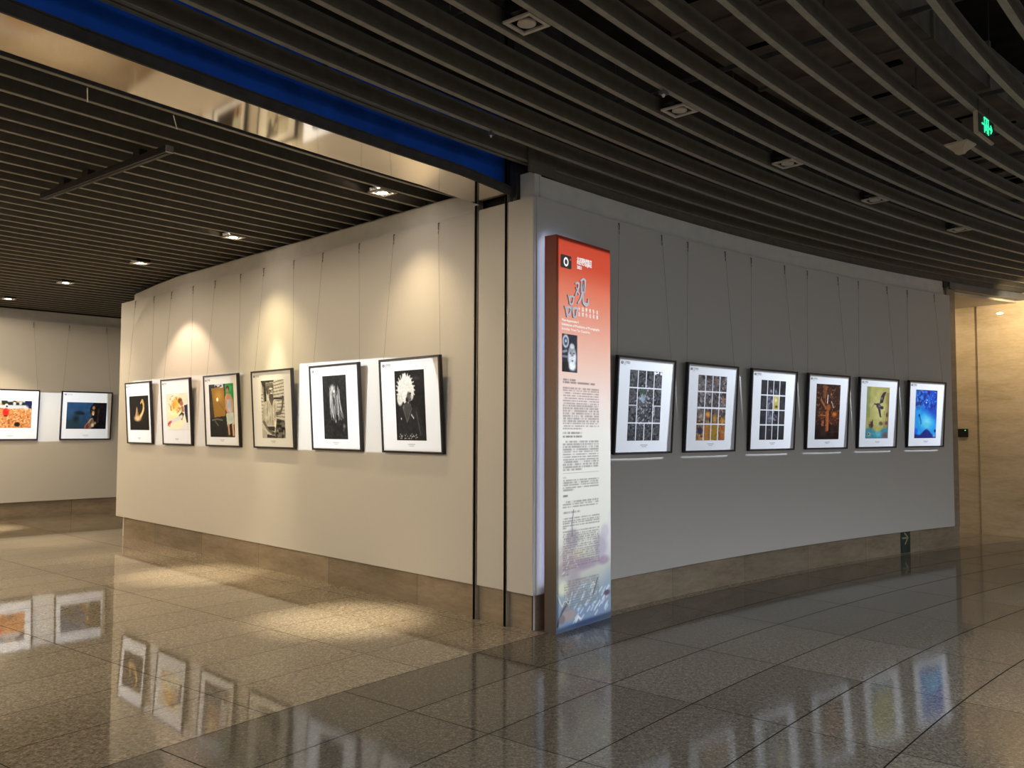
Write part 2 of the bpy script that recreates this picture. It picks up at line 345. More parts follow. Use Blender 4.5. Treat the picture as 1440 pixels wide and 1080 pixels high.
# ------------------------------------------------------------------ painted prints
rng = np.random.default_rng(5)
def vnoise(U, V, sx, sy, seed=0):
    g = np.random.default_rng(seed).random((int(sy)+3, int(sx)+3))
    x = U*sx; y = V*sy; i = np.floor(x).astype(int); j = np.floor(y).astype(int); fx = x-i; fy = y-j
    i = np.clip(i, 0, int(sx)+1); j = np.clip(j, 0, int(sy)+1)
    fx = fx*fx*(3-2*fx); fy = fy*fy*(3-2*fy)
    return (g[j, i]*(1-fx)+g[j, i+1]*fx)*(1-fy)+(g[j+1, i]*(1-fx)+g[j+1, i+1]*fx)*fy
class Art:      # u to the right, v downwards, 0..1; colours 0..255 sRGB
    def __init__(s, w, h, bg, aspect):
        s.w, s.h = w, h; s.a = aspect
        s.U, s.V = np.meshgrid(np.linspace(0, 1, w), np.linspace(0, 1, h)); s.c = np.zeros((h, w, 3)); s.c[:] = bg
    def mix(s, k, col):
        k = np.clip(k, 0, 1)[..., None]; s.c = s.c*(1-k) + np.asarray(col, float)*k; return s
    def ell(s, cx, cy, rx, ry, col, rot=0, soft=.15, k=1.):
        x = s.U-cx; y = (s.V-cy)/s.a; r = math.radians(rot); ry2 = ry/s.a
        X = x*math.cos(r)+y*math.sin(r); Y = -x*math.sin(r)+y*math.cos(r)
        d = np.sqrt((X/rx)**2+(Y/ry2)**2); return s.mix(np.clip((1-d)/soft, 0, 1)*k, col)
    def poly(s, pts, col, k=1.):
        ins = np.zeros_like(s.U, bool); n = len(pts)
        for i in range(n):
            x1, y1 = pts[i]; x2, y2 = pts[(i+1) % n]
            c = ((y1 > s.V) != (y2 > s.V)) & (s.U < (x2-x1)*(s.V-y1)/((y2-y1) or 1e-9)+x1); ins ^= c
        return s.mix(ins*k, col)
    def line(s, pts, w, col, k=1., soft=.5):
        best = np.full_like(s.U, 9.)
        for (x1, y1), (x2, y2) in zip(pts, pts[1:]):
            dx, dy = x2-x1, (y2-y1)/s.a; px = s.U-x1; py = (s.V-y1)/s.a
            t = np.clip((px*dx+py*dy)/(dx*dx+dy*dy+1e-9), 0, 1); best = np.minimum(best, np.hypot(px-t*dx, py-t*dy))
        return s.mix(np.clip((w-best)/(w*soft), 0, 1)*k, col)
    def tex(s, sx, sy, amt, seed=0, mask=None):
        n = (vnoise(s.U, s.V, sx, sy, seed)-.5)*2*amt
        if mask is not None: n = n*mask
        s.c = np.clip(s.c+n[..., None], 0, 255); return s
    def mesh(s, name, x0, x1, z0, z1, y, tilt, mat):
        w, h = s.w, s.h; ct, st = math.cos(tilt), math.sin(tilt)
        X = x0+(x1-x0)*np.linspace(0, 1, w); Z = z1+(z0-z1)*np.linspace(0, 1, h)
        xx, zz = np.meshgrid(X, Z); yy = np.full_like(xx, y)
        co = np.stack([xx, yy*ct-zz*st, yy*st+zz*ct], -1).reshape(-1, 3)
        idx = np.arange(w*h).reshape(h, w)
        q = np.stack([idx[1:, :-1], idx[1:, 1:], idx[:-1, 1:], idx[:-1, :-1]], -1).reshape(-1, 4)
        me = D.meshes.new(name); me.vertices.add(w*h); me.vertices.foreach_set('co', co.ravel())
        me.loops.add(q.size); me.loops.foreach_set('vertex_index', q.ravel().astype(np.int32))
        me.polygons.add(len(q)); me.polygons.foreach_set('loop_start', (np.arange(len(q))*4).astype(np.int32)); me.update(calc_edges=True)
        a = me.color_attributes.new('paint', 'FLOAT_COLOR', 'POINT')
        c = np.clip(s.c/255, 0, 1); c = np.where(c <= .04045, c/12.92, ((c+.055)/1.055)**2.4)
        a.data.foreach_set('color', np.concatenate([c.reshape(-1, 3), np.ones((w*h, 1))], 1).ravel().astype(np.float32))
        me.materials.append(mat); me.validate(); return me

def art_swan(a):
    a.ell(.5, .62, .34, .22, (70, 50, 25), soft=.9, k=.8); a.ell(.42, .64, .24, .12, (190, 150, 105), soft=.6); a.ell(.40, .68, .2, .09, (215, 180, 135), soft=.8, k=.8)
    a.line([(.55, .62), (.66, .52), (.74, .40), (.75, .26), (.70, .16)], .055, (190, 155, 95)); a.line([(.58, .60), (.68, .50), (.75, .36)], .03, (235, 205, 150), k=.7)
    a.ell(.69, .15, .07, .05, (215, 180, 95), soft=.5); a.ell(.69, .15, .03, .022, (90, 60, 20), soft=.5); a.line([(.64, .17), (.60, .22)], .02, (230, 190, 110))
    a.poly([(.30, .58), (.40, .30), (.44, .40), (.46, .56)], (170, 130, 85), .8); a.line([(.38, .36), (.34, .58)], .02, (230, 200, 150), k=.7); a.tex(10, 14, 5, 3)
def art_dancer(a):
    a.c[:] = (232, 224, 200); a.ell(.45, .65, .5, .4, (245, 235, 170), soft=.9, k=.9); a.tex(4, 6, 9, 2)
    a.ell(.48, .30, .30, .20, (235, 180, 60), rot=-20, soft=.9); a.ell(.38, .24, .24, .12, (210, 130, 30), rot=-30, soft=.9, k=.7); a.ell(.52, .16, .22, .10, (240, 200, 90), rot=-10, soft=.9, k=.7)
    n = vnoise(a.U, a.V, 14, 20, 4); a.mix((np.hypot((a.U-.45)/.34, (a.V-.28)/.26) < 1)*np.clip((n-.55)*3, 0, 1)*.8, (180, 110, 25))
    a.ell(.66, .20, .13, .10, (110, 65, 30), soft=.5); a.ell(.72, .27, .10, .085, (165, 105, 75), soft=.4); a.poly([(.70, .34), (.82, .36), (.84, .50), (.72, .52)], (170, 115, 85))
    a.poly([(.84, .33), (1, .30), (1, .80), (.93, .80), (.86, .56)], (35, 35, 60)); a.poly([(.56, .62), (.72, .50), (.84, .56), (.72, .74)], (60, 50, 20))
    a.line([(.72, .64), (.5, .70), (.22, .78)], .055, (215, 215, 215)); a.ell(.14, .80, .13, .05, (190, 80, 75), rot=-15, soft=.5); a.line([(.1, .82), (.06, .88)], .025, (170, 50, 55)); a.line([(.15, .82), (.13, .90)], .02, (180, 70, 60))
    a.ell(.85, .92, .2, .16, (225, 225, 225), soft=.6, k=.8)
def art_painter(a):
    a.c[:] = (50, 40, 22); a.poly([(0, 0), (.75, 0), (.75, .08), (0, .10)], (35, 40, 45)); a.poly([(.68, 0), (1, 0), (1, .55), (.68, .45)], (45, 150, 70)); a.tex(5, 8, 14, 1)
    a.poly([(.10, .07), (.62, .05), (.66, .60), (.20, .64)], (150, 110, 35)); a.ell(.40, .22, .24, .16, (205, 155, 60), soft=.9, k=.8); a.ell(.34, .29, .055, .045, (255, 250, 215), soft=.4)
    a.line([(.40, .34), (.58, .47)], .018, (120, 100, 50)); n = vnoise(a.U, a.V, 10, 30, 9); a.mix(((a.V < .07) & (a.U > .25) & (a.U < .6))*(n > .5), (200, 205, 215))
    a.poly([(0, .64), (.66, .60), (.70, 1), (0, 1)], (28, 28, 20)); a.line([(.10, .68), (.30, .66), (.52, .68)], .018, (110, 105, 90)); a.line([(.22, .70), (.34, .78)], .02, (95, 90, 75))
    a.ell(.77, .09, .085, .065, (60, 40, 28), soft=.4); a.ell(.76, .13, .06, .055, (175, 120, 85), soft=.4)
    a.poly([(.66, .24), (.74, .18), (.88, .20), (.96, .32), (.98, .50), (.90, .52), (.70, .44)], (190, 135, 100)); a.poly([(.72, .30), (.90, .30), (.92, .56), (.72, .54)], (165, 170, 175))
    a.line([(.68, .28), (.69, .46), (.82, .62)], .045, (195, 140, 105)); a.line([(.94, .32), (.95, .52), (.86, .66)], .045, (190, 135, 100)); a.poly([(.68, .56), (.98, .54), (1, .76), (.72, .80)], (185, 195, 180))
    a.tex(9, 12, 14, 8, mask=(a.U > .66)*1.); a.line([(.76, .78), (.78, .93)], .045, (190, 145, 105)); a.line([(.93, .76), (.95, .95)], .045, (200, 155, 110)); a.poly([(.80, .76), (.90, .74), (.9, 1), (.82, 1)], (25, 28, 20))
def art_worker(a):
    a.c[:] = (200, 198, 190)
    for k in range(12): a.line([(.48, .05+k*.052), (1, .0+k*.058)], .010, (78, 76, 72))
    for k in range(9): a.line([(0, .24+k*.06), (.16, .25+k*.06)], .010, (92, 90, 84))
    a.poly([(.0, .0), (.58, .0), (.58, .025), (.05, .05)], (60, 58, 54)); a.poly([(.05, .04), (.22, .04), (.24, .36), (.10, .36)], (52, 50, 47)); a.poly([(.08, .10), (.12, .10), (.14, .36), (.10, .36)], (150, 148, 140))
    a.line([(.52, .315), (.96, .325)], .026, (38, 36, 34))
    a.ell(.38, .13, .20, .095, (92, 89, 84), soft=.2); a.ell(.30, .17, .08, .09, (84, 81, 77), soft=.3); a.poly([(.20, .05), (.50, .04), (.58, .085), (.22, .10)], (120, 117, 110))
    a.ell(.44, .19, .13, .095, (118, 113, 105), soft=.2); a.ell(.44, .145, .10, .018, (238, 234, 224), soft=.5); a.ell(.50, .185, .03, .02, (205, 200, 190), soft=.5); a.ell(.40, .175, .028, .010, (40, 38, 36), soft=.5); a.ell(.51, .172, .022, .009, (40, 38, 36), soft=.5)
    a.ell(.47, .225, .08, .016, (225, 220, 210), soft=.5); a.ell(.46, .25, .07, .02, (72, 69, 65), soft=.5); a.poly([(.34, .25), (.54, .26), (.56, .35), (.36, .36)], (84, 80, 75))
    a.poly([(.08, .42), (.26, .345), (.44, .36), (.58, .345), (.70, .42), (.66, .60), (.64, .74), (.52, .80), (.22, .78), (.12, .60)], (190, 186, 176)); a.tex(8, 14, 24, 5, mask=((a.U > .08) & (a.U < .7) & (a.V > .34) & (a.V < .8))*1.)
    a.poly([(.36, .345), (.54, .345), (.47, .45)], (96, 92, 86)); a.line([(.46, .44), (.48, .78)], .010, (105, 102, 96)); a.line([(.28, .38), (.24, .62)], .016, (120, 116, 110)); a.line([(.60, .40), (.58, .64)], .016, (118, 115, 108)); a.line([(.36, .42), (.38, .70)], .010, (140, 136, 128))
    a.line([(.66, .58), (.82, .56)], .055, (98, 94, 87)); a.line([(.82, .57), (.91, .46), (.95, .33)], .045, (92, 88, 82)); a.ell(.94, .30, .055, .032, (70, 67, 63), soft=.4)
    a.line([(.10, .50), (.06, .70)], .07, (172, 168, 158)); a.line([(.08, .72), (.24, .84), (.42, .90)], .055, (108, 104, 96)); a.ell(.48, .915, .09, .038, (84, 80, 75), soft=.4)
    a.poly([(.66, .66), (1, .70), (1, 1), (.52, 1), (.58, .86)], (74, 72, 67)); a.tex(16, 24, 70, 6, mask=((a.V > .70) & (a.U > .56))*1.); a.poly([(.22, .80), (.56, .80), (.56, .88), (.30, .86)], (52, 50, 47)); a.poly([(0, .84), (.2, .90), (.22, 1), (0, 1)], (176, 173, 165)); a.poly([(.2, .93), (.55, .96), (.55, 1), (.2, 1)], (60, 58, 54)); a.tex(24, 34, 12, 2)
def art_ghost(a):
    a.c[:] = (42, 42, 42); a.ell(.5, .5, .9, .7, (30, 30, 30), soft=.9); a.ell(.45, .30, .28, .24, (70, 70, 68), soft=.9, k=.8)
    for k in range(26):
        x = .30+.42*random.random(); s_ = random.uniform(-.06, .10)
        a.line([(x, .16+random.random()*.16), (x+s_*.6, .40), (x+s_*1.5+.04, .55+random.random()*.16)], .009, (150+60*random.random(),)*3, k=.75)
    a.ell(.42, .20, .12, .075, (190, 190, 188), rot=35, soft=.8); a.ell(.48, .25, .045, .03, (245, 245, 242), soft=.6); a.ell(.47, .40, .05, .09, (35, 35, 35), soft=.7); a.line([(.34, .24), (.32, .46), (.42, .66)], .018, (215, 215, 212), k=.8)
    a.line([(.60, .32), (.66, .50), (.64, .64)], .02, (205, 205, 202), k=.7); a.ell(.52, .72, .03, .04, (190, 190, 188), soft=.8); a.ell(.80, .62, .08, .05, (105, 105, 103), soft=.8); a.ell(.86, .80, .08, .06, (110, 110, 108), soft=.9); a.ell(.84, .86, .05, .03, (85, 85, 83), soft=.9); a.tex(20, 30, 12, 3)
def art_fur(a):
    a.c[:] = (28, 27, 26); a.ell(.72, .12, .25, .05, (50, 49, 48), soft=.9); n = vnoise(a.U, a.V, 22, 34, 12)
    d = np.hypot((a.U-.36)/(.29+.05*(n-.5)), (a.V-.27)/(.21+.05*(n-.5))); a.mix(np.clip((1-d)*8, 0, 1), (222, 220, 214)); a.ell(.16, .40, .12, .12, (208, 206, 200), soft=.3); a.ell(.34, .08, .08, .05, (225, 223, 218), soft=.4); a.ell(.56, .33, .09, .11, (215, 212, 206), soft=.4)
    a.tex(46, 70, 20, 13, mask=(d < 1.05)*1.); [a.line([(.36+.20*math.cos(q), .27+.15*math.sin(q)), (.36+.315*math.cos(q+.15), .27+.228*math.sin(q+.15))], .02, (226, 224, 218), k=.8) for q in [i*.27 for i in range(10, 25)]]; a.ell(.47, .38, .09, .085, (92, 88, 84), soft=.3); a.ell(.52, .33, .04, .018, (35, 33, 32), soft=.5); a.ell(.54, .38, .03, .03, (155, 150, 144), soft=.6); a.line([(.49, .415), (.55, .41)], .01, (45, 42, 40)); a.ell(.40, .42, .06, .05, (40, 38, 36), soft=.5)
    a.poly([(.28, .48), (.52, .47), (.56, .56), (.40, .74), (.24, .58)], (66, 64, 62)); a.line([(.28, .50), (.26, .62)], .02, (130, 127, 122), k=.8); a.poly([(.10, .55), (.24, .50), (.38, .76), (.62, .50), (.78, .54), (.98, .94), (.94, 1), (.05, 1)], (38, 37, 37)); a.line([(.38, .74), (.24, .52)], .012, (90, 88, 84)); a.line([(.38, .74), (.56, .54)], .012, (85, 83, 80))
    for x, y in ((.54, .64), (.57, .66), (.60, .68), (.18, .69)): a.ell(x, y, .016, .02, (225, 223, 218), soft=.5)
    a.line([(.70, .60), (.82, .92)], .02, (75, 74, 72), k=.8); n2 = vnoise(a.U, a.V, 40, 70, 15); a.mix(((a.V > .90) & (a.V < .985) & (a.U > .08) & (a.U < .72))*np.clip((n2-.62)*5, 0, 1), (170, 168, 163)); a.tex(18, 26, 6, 5)
def art_harvest(a):
    a.c[:] = (196, 128, 74); n = vnoise(a.U, a.V, 26, 20, 21); a.mix(np.clip((n-.45)*3, 0, 1), (228, 172, 118)); n = vnoise(a.U, a.V, 34, 26, 22); a.mix(np.clip((n-.62)*4, 0, 1), (140, 78, 40))
    a.mix((a.V < .30-.10*np.abs(a.U-.5))*1., (188, 190, 196)); n = vnoise(a.U, a.V, 14, 9, 23); a.mix((a.V < .17)*np.clip((n-.35)*5, 0, 1), (38, 48, 34)); a.mix((a.V < .17)*np.clip((vnoise(a.U, a.V, 9, 6, 24)-.62)*6, 0, 1), (220, 160, 110)); a.poly([(.82, .0), (1, 0), (1, .30), (.86, .22)], (30, 36, 72)); a.ell(.86, .26, .08, .13, (205, 205, 205), soft=.6, k=.7)
    a.ell(.37, .43, .085, .17, (205, 42, 32), soft=.25); a.ell(.38, .17, .05, .07, (235, 225, 215), soft=.4); a.ell(.39, .21, .03, .045, (60, 35, 28), soft=.4); a.ell(.42, .36, .05, .05, (215, 60, 45), soft=.4); a.ell(.37, .56, .06, .03, (90, 35, 25), soft=.5); a.ell(.66, .87, .08, .10, (42, 30, 26), soft=.3); a.ell(.05, .68, .05, .07, (70, 40, 25), soft=.6)
def art_profile(a):
    a.c[:] = (44, 78, 118); a.mix(a.V*.8, (38, 56, 68)); a.ell(.30, .40, .15, .10, (30, 40, 42), soft=.6); a.ell(.24, .62, .12, .22, (30, 42, 42), soft=.8); a.ell(.38, .42, .10, .07, (28, 36, 38), soft=.6); a.ell(.15, .85, .3, .25, (32, 44, 40), soft=.9, k=.7); a.tex(9, 6, 7, 31)
    a.poly([(.66, 0), (1, 0), (1, 1), (.45, 1), (.52, .72), (.62, .56), (.62, .2)], (18, 16, 20)); a.ell(.70, .28, .13, .26, (26, 20, 20), soft=.2); a.ell(.67, .20, .045, .09, (165, 122, 80), soft=.5); a.ell(.66, .40, .045, .12, (205, 155, 100), soft=.5); a.ell(.665, .45, .022, .04, (250, 225, 180), soft=.6); a.ell(.62, .30, .012, .04, (120, 85, 60), soft=.6)
    a.poly([(.46, .88), (.58, .62), (.66, .58), (.70, .80), (.62, 1), (.46, 1)], (120, 96, 72)); a.line([(.62, .60), (.52, .84)], .012, (190, 160, 125)); a.line([(.64, .66), (.56, .94)], .01, (60, 45, 40)); a.poly([(.50, .86), (.56, .74), (.55, 1), (.48, 1)], (110, 45, 42)); a.ell(.66, .86, .05, .10, (215, 190, 150), soft=.6); a.ell(.72, .78, .04, .08, (190, 160, 110), soft=.7, k=.8); a.line([(.80, .25), (.78, .75)], .03, (70, 55, 32), k=.6); a.tex(20, 14, 8, 33, mask=(a.U > .5)*1.)
def grid(a, nx, ny, skip=(), w=.012, col=(232, 232, 235)):
    for i in range(1, nx):
        for j in range(ny):
            if ('v', i, j) in skip: continue
            a.line([(i/nx, j/ny), (i/nx, (j+1)/ny)], w, col, soft=.3)
    for j in range(1, ny):
        for i in range(nx):
            if ('h', i, j) in skip: continue
            a.line([(i/nx, j/ny), ((i+1)/nx, j/ny)], w, col, soft=.3)
def art_forest(a):
    a.c[:] = (72, 72, 74); a.tex(4, 4, 18, 41); n = vnoise(a.U, a.V, 30, 46, 42); a.mix(np.clip((n-.55)*4, 0, 1)*(.35+.65*(np.hypot(a.U-.5, a.V-.5) < .33)), (165, 165, 172)); n = vnoise(a.U, a.V, 26, 40, 43); a.mix(np.clip((n-.6)*4, 0, 1), (38, 40, 38))
    a.ell(.42, .30, .14, .09, (66, 92, 70), soft=.7, k=.8); a.ell(.44, .40, .10, .06, (150, 172, 190), soft=.8, k=.8); a.line([(.33, .42), (.40, .34)], .012, (190, 200, 210), k=.7); a.mix((a.U > .76)*(a.V < .05)*(vnoise(a.U, a.V, 24, 50, 44) > .45), (232, 232, 235))
    grid(a, 4, 4, {('v', 2, 1), ('v', 2, 2), ('h', 1, 2), ('h', 2, 2)})
def art_rocks(a):
    a.c[:] = (92, 86, 86); a.mix(np.clip((a.V-.5)*2.5, 0, 1)*.85, (158, 104, 46)); a.tex(6, 8, 28, 51); n = vnoise(a.U, a.V, 22, 40, 52); a.mix(np.clip((n-.6)*4, 0, 1)*.7, (182, 172, 166)); n = vnoise(a.U, a.V, 18, 34, 53); a.mix(np.clip((n-.6)*4, 0, 1)*.8, (44, 40, 44))
    a.ell(.37, .60, .12, .06, (222, 150, 70), soft=.7); a.ell(.62, .66, .10, .09, (205, 150, 60), soft=.8, k=.7); a.ell(.90, .70, .10, .07, (215, 145, 45), soft=.7, k=.8); a.poly([(.27, .77), (.49, .77), (.49, 1), (.27, 1)], (172, 108, 36), .6); a.poly([(.52, .77), (.74, .77), (.74, 1), (.52, 1)], (160, 136, 40), .6); a.poly([(.77, .77), (1, .77), (1, 1), (.77, 1)], (166, 90, 40), .6); a.ell(.12, .85, .12, .07, (48, 50, 70), soft=.5); a.ell(.9, .37, .05, .08, (160, 105, 70), soft=.7); a.ell(.62, .06, .07, .05, (140, 98, 70), soft=.8); a.ell(.12, .62, .10, .04, (190, 190, 188), soft=.8, k=.6)
    grid(a, 4, 4, w=.017)
def art_cells(a):
    a.c[:] = (46, 47, 50); a.tex(8, 12, 14, 61); n = vnoise(a.U, a.V, 22, 36, 62); m_ = np.exp(-(((a.U-.5)/.22)**2+((a.V-.48)/.25)**2)); a.mix(np.clip((n-.45)*3, 0, 1)*m_, (190, 190, 215)); a.poly([(.26, .26), (.50, .26), (.50, .74), (.26, .74)], (120, 120, 140), .35)
    a.poly([(.50, .25), (.75, .25), (.75, .5), (.50, .5)], (196, 182, 112)); a.ell(.62, .33, .05, .04, (232, 222, 170), soft=.6); a.ell(.64, .44, .07, .03, (70, 66, 40), soft=.7); a.tex(14, 20, 20, 63, mask=((a.U > .25) & (a.U < .75) & (a.V > .25) & (a.V < .75))*1.); a.ell(.40, .18, .06, .04, (150, 155, 175), soft=.8); a.ell(.60, .18, .04, .04, (140, 150, 165), soft=.8); a.ell(.6, .55, .07, .03, (20, 20, 26), soft=.6); a.ell(.88, .62, .08, .10, (72, 62, 60), soft=.8)
    grid(a, 4, 4, w=.017)
def art_machine(a):
    a.c[:] = (52, 32, 24); a.mix(np.clip((a.V-.7)*4, 0, 1), (34, 24, 22)); a.tex(7, 10, 14, 71); a.poly([(.28, .02), (.44, .02), (.40, .26), (.28, .26)], (112, 66, 38)); a.line([(.62, .24), (.80, .06)], .02, (92, 62, 42)); a.line([(.20, .28), (.42, .44)], .035, (168, 98, 50)); a.line([(.40, .06), (.36, .40)], .02, (130, 78, 46))
    a.ell(.52, .42, .12, .08, (150, 82, 42), soft=.5); a.ell(.25, .56, .2, .13, (100, 54, 32), soft=.8); a.ell(.78, .54, .16, .06, (205, 108, 40), soft=.7); a.ell(.70, .60, .16, .03, (190, 92, 34), soft=.7); a.poly([(.40, .50), (.54, .46), (.56, .84), (.44, .86)], (150, 80, 44)); a.line([(.5, .5), (.52, .84)], .02, (186, 108, 66)); a.line([(.20, .56), (.40, .57)], .012, (190, 120, 70)); a.poly([(.26, .66), (.36, .66), (.34, .76), (.26, .76)], (150, 84, 52)); a.poly([(.58, .58), (.9, .6), (.92, .72), (.58, .72)], (72, 38, 30))
    a.line([(.48, .20), (.47, .34)], .022, (225, 225, 215)); a.line([(.64, .31), (.73, .42)], .016, (205, 205, 195)); a.ell(.62, .18, .04, .02, (190, 130, 70), soft=.6); n = vnoise(a.U, a.V, 26, 40, 72); a.mix(np.clip((n-.66)*5, 0, 1)*(a.V < .75)*.6, (190, 110, 60)); a.line([(.3, .88), (.95, .86)], .012, (62, 40, 32))
def art_bird(a):
    a.c[:] = (168, 162, 92); a.ell(.55, .45, .5, .42, (205, 198, 128), soft=.9); a.mix((a.U > .8)*np.clip((a.U-.8)*4, 0, 1)*(a.V > .1), (120, 92, 52)); a.mix((a.U < .15)*.5*(a.V < .6), (118, 140, 92)); a.tex(8, 14, 10, 81)
    a.mix(np.clip((a.V-.80+.05*np.sin(a.U*9))*14, 0, 1), (62, 132, 150)); a.ell(.55, .92, .25, .08, (92, 172, 186), soft=.8); a.ell(.86, .94, .18, .08, (112, 82, 80), soft=.6); a.ell(.16, .92, .10, .05, (172, 170, 130), soft=.6); a.ell(.14, .92, .04, .02, (50, 60, 40), soft=.5)
    a.ell(.22, .74, .13, .08, (82, 66, 58), rot=25, soft=.5); a.poly([(.24, .68), (.30, .62), (.32, .76), (.24, .80)], (60, 48, 50)); a.ell(.66, .71, .12, .05, (100, 88, 76), soft=.5); a.ell(.14, .70, .08, .03, (180, 140, 100), soft=.6); a.ell(.90, .70, .08, .05, (92, 66, 70), soft=.5); a.poly([(.78, .66), (.86, .68), (.84, .80), (.78, .80)], (160, 125, 75)); a.ell(.92, .54, .06, .06, (92, 64, 50), soft=.5)
    a.ell(.53, .37, .13, .065, (72, 62, 66), rot=20, soft=.3); a.ell(.68, .40, .09, .04, (58, 42, 46), soft=.4); a.poly([(.56, .33), (.62, .18), (.72, .10), (.86, .08), (.78, .18), (.72, .30)], (58, 48, 56)); a.ell(.66, .22, .04, .04, (130, 125, 150), soft=.6); a.poly([(.50, .42), (.62, .43), (.67, .60), (.60, .58)], (66, 58, 66)); a.line([(.46, .34), (.34, .33)], .022, (58, 46, 50)); a.line([(.33, .33), (.26, .40)], .012, (120, 105, 80)); a.line([(.78, .46), (.80, .54)], .01, (92, 70, 60)); a.ell(.56, .37, .06, .03, (118, 108, 130), soft=.6); a.tex(26, 40, 10, 82, mask=(a.V > .6)*1.)
def art_reef(a):
    a.c[:] = (40, 150, 220); a.ell(.55, .66, .42, .22, (112, 212, 232), soft=.9); a.mix(np.clip((.52-a.V-.35*(.45-a.U))*5, 0, 1)*.9*np.clip((a.U+.1)*2, 0, 1), (28, 62, 168)); n = vnoise(a.U, a.V, 12, 18, 91); a.mix(np.clip((n-.45)*4, 0, 1)*np.clip((.44-a.V)*8, 0, 1)*.8, (34, 34, 104)); n = vnoise(a.U, a.V, 18, 26, 92); a.mix(np.clip((n-.66)*5, 0, 1)*np.clip((.44-a.V)*8, 0, 1), (62, 130, 225))
    a.ell(.28, .16, .10, .07, (52, 132, 232), soft=.6); a.ell(.53, .21, .03, .02, (140, 232, 245), soft=.5); a.ell(.50, .26, .045, .02, (150, 235, 240), soft=.5); a.ell(.50, .23, .02, .012, (30, 40, 110), soft=.5); a.line([(.20, .53), (.24, .60), (.28, .66), (.28, .70)], .03, (36, 96, 136)); a.ell(.19, .53, .05, .04, (24, 62, 130), soft=.4); a.ell(.56, .72, .18, .06, (88, 184, 206), soft=.9)
    a.mix(np.clip((a.V-.86+.06*np.cos((a.U-.55)*9))*30, 0, 1), (36, 44, 120)); a.ell(.06, .86, .12, .08, (40, 96, 220), soft=.5); a.ell(.92, .95, .10, .05, (92, 160, 215), soft=.6); a.ell(.95, .85, .06, .04, (40, 30, 80), soft=.5); a.tex(10, 16, 6, 93)

# ------------------------------------------------------------------ framed photographs
W, HH, TILT = .89, .882, math.radians(3.7)
def tl(x, y, z): return (x, y*math.cos(TILT)-z*math.sin(TILT), y*math.sin(TILT)+z*math.cos(TILT))
SH = {}
def shared_parts():
    m = MB(); s = .019
    m.box(-W/2, W/2, -.036, 0, 0, s, tf=tl); m.box(-W/2, W/2, -.036, 0, HH-s, HH, tf=tl)
    m.box(-W/2, -W/2+s, -.036, 0, s, HH-s, tf=tl); m.box(W/2-s, W/2, -.036, 0, s, HH-s, tf=tl)
    SH['frame'] = m.build('frame', MT['frame']).data
    m = MB(); m.box(-W/2+s, W/2-s, -.027, -.004, s, HH-s, tf=tl); SH['mat'] = m.build('mat', MT['mat']).data
    m = MB(); lx, lz = -W/2+.065, HH-.062
    pts = []
    for cx_, cz_, a0 in ((.012, .008, 0), (-.012, .008, 90), (-.012, -.008, 180), (.012, -.008, 270)):
        for q in (0, 45, 90): pts.append((lx+cx_+.004*math.cos(math.radians(a0+q)), lz+cz_+.004*math.sin(math.radians(a0+q))))
    m.prism(pts, -.0285, -.027, tl)
    ring = [(lx+.007*math.cos(t), lz+.007*math.sin(t)) for t in np.linspace(0, 2*math.pi, 13)[:-1]]; rin = [(lx+.0042*math.cos(t), lz+.0042*math.sin(t)) for t in np.linspace(0, 2*math.pi, 13)[:-1]]
    m.prism(ring, -.0292, -.0285, tl, 1); m.prism(rin, -.0298, -.0292, tl, 0)
    SH['logo'] = m.build('logo', [MT['ink'], MT['mat']]).data
    o = text_mesh('logo_text', '北京国际摄影周\nPHOTO BEIJING\n2021', .0125, MT['inklight'], None, lx+.028, -.0275, lz+.003, .0004, tilt=TILT); SH['logo_text'] = o.data; D.objects.remove(o)
    m = MB()
    for i in range(9):
        x = -.055+i*.0122; m.box(x, x+.0085, -.0278, -.027, .078, .087, tf=tl)
    for i in range(6):
        x = -.035+i*.0122; m.box(x, x+.008, -.0278, -.027, .064, .071, tf=tl)
    SH['caption'] = m.build('caption', MT['inklight']).data
    for s_ in (-1, 1):
        a = tl(s_*.425, -.006, .76); b = (s_*.33, -.012, 2.07); m = MB(); m.tube(a, b, .0011, 5); SH['wire', s_] = m.build('hanging_wire', MT['darkmetal']).data
        m = MB(); m.tube((b[0], b[1], b[2]-.05), (b[0], b[1], b[2]+.012), .0042, 8); m.tube((b[0], b[1]+.0, b[2]+.006), (b[0], .02, b[2]+.026), .004, 6); m.tube((b[0], b[1], b[2]-.085), (b[0], b[1], b[2]-.06), .0032, 6)
        SH['grip', s_] = m.build('wire_gripper', MT['darkmetal']).data
    for o in [o for o in D.objects if o.type == 'MESH' and o.name.split('.')[0] in ('frame', 'mat', 'logo', 'caption', 'hanging_wire', 'wire_gripper')]: D.objects.remove(o)
shared_parts()
def picture(art, box, bg, loc, rz, label, group, res=64):
    e = empty('framed_photograph', loc, rz); tag(e, label, 'picture', group)
    for k in ('frame', 'mat', 'logo', 'logo_text', 'caption'): obj_from(k, SH[k], e)
    x0, x1, v0, v1 = box; X0 = -W/2+x0*W; X1 = -W/2+x1*W; Z0 = HH*(1-v1); Z1 = HH*(1-v0)
    asp = (X1-X0)/(Z1-Z0)
    a = Art(res if asp < 1.2 else 90, int(res/asp) if asp < 1.2 else int(90/asp), bg, asp)
    a.a = asp if False else 1.0*asp
    art(a); obj_from('photograph', a.mesh('photograph', X0, X1, Z0, Z1, -.0278, TILT, MT['paint']), e)
    m = MB(); m.box(X0-.001, X1+.001, -.0276, -.0268, Z0-.001, Z1+.001, tf=tl); m.build('photograph_backing', MT['ink'], e)
    for s_ in (-1, 1):
        w = obj_from('hanging_wire', SH['wire', s_], e); obj_from('wire_gripper', SH['grip', s_], w)
    return e
RZL = math.atan2(-UY, -UX)
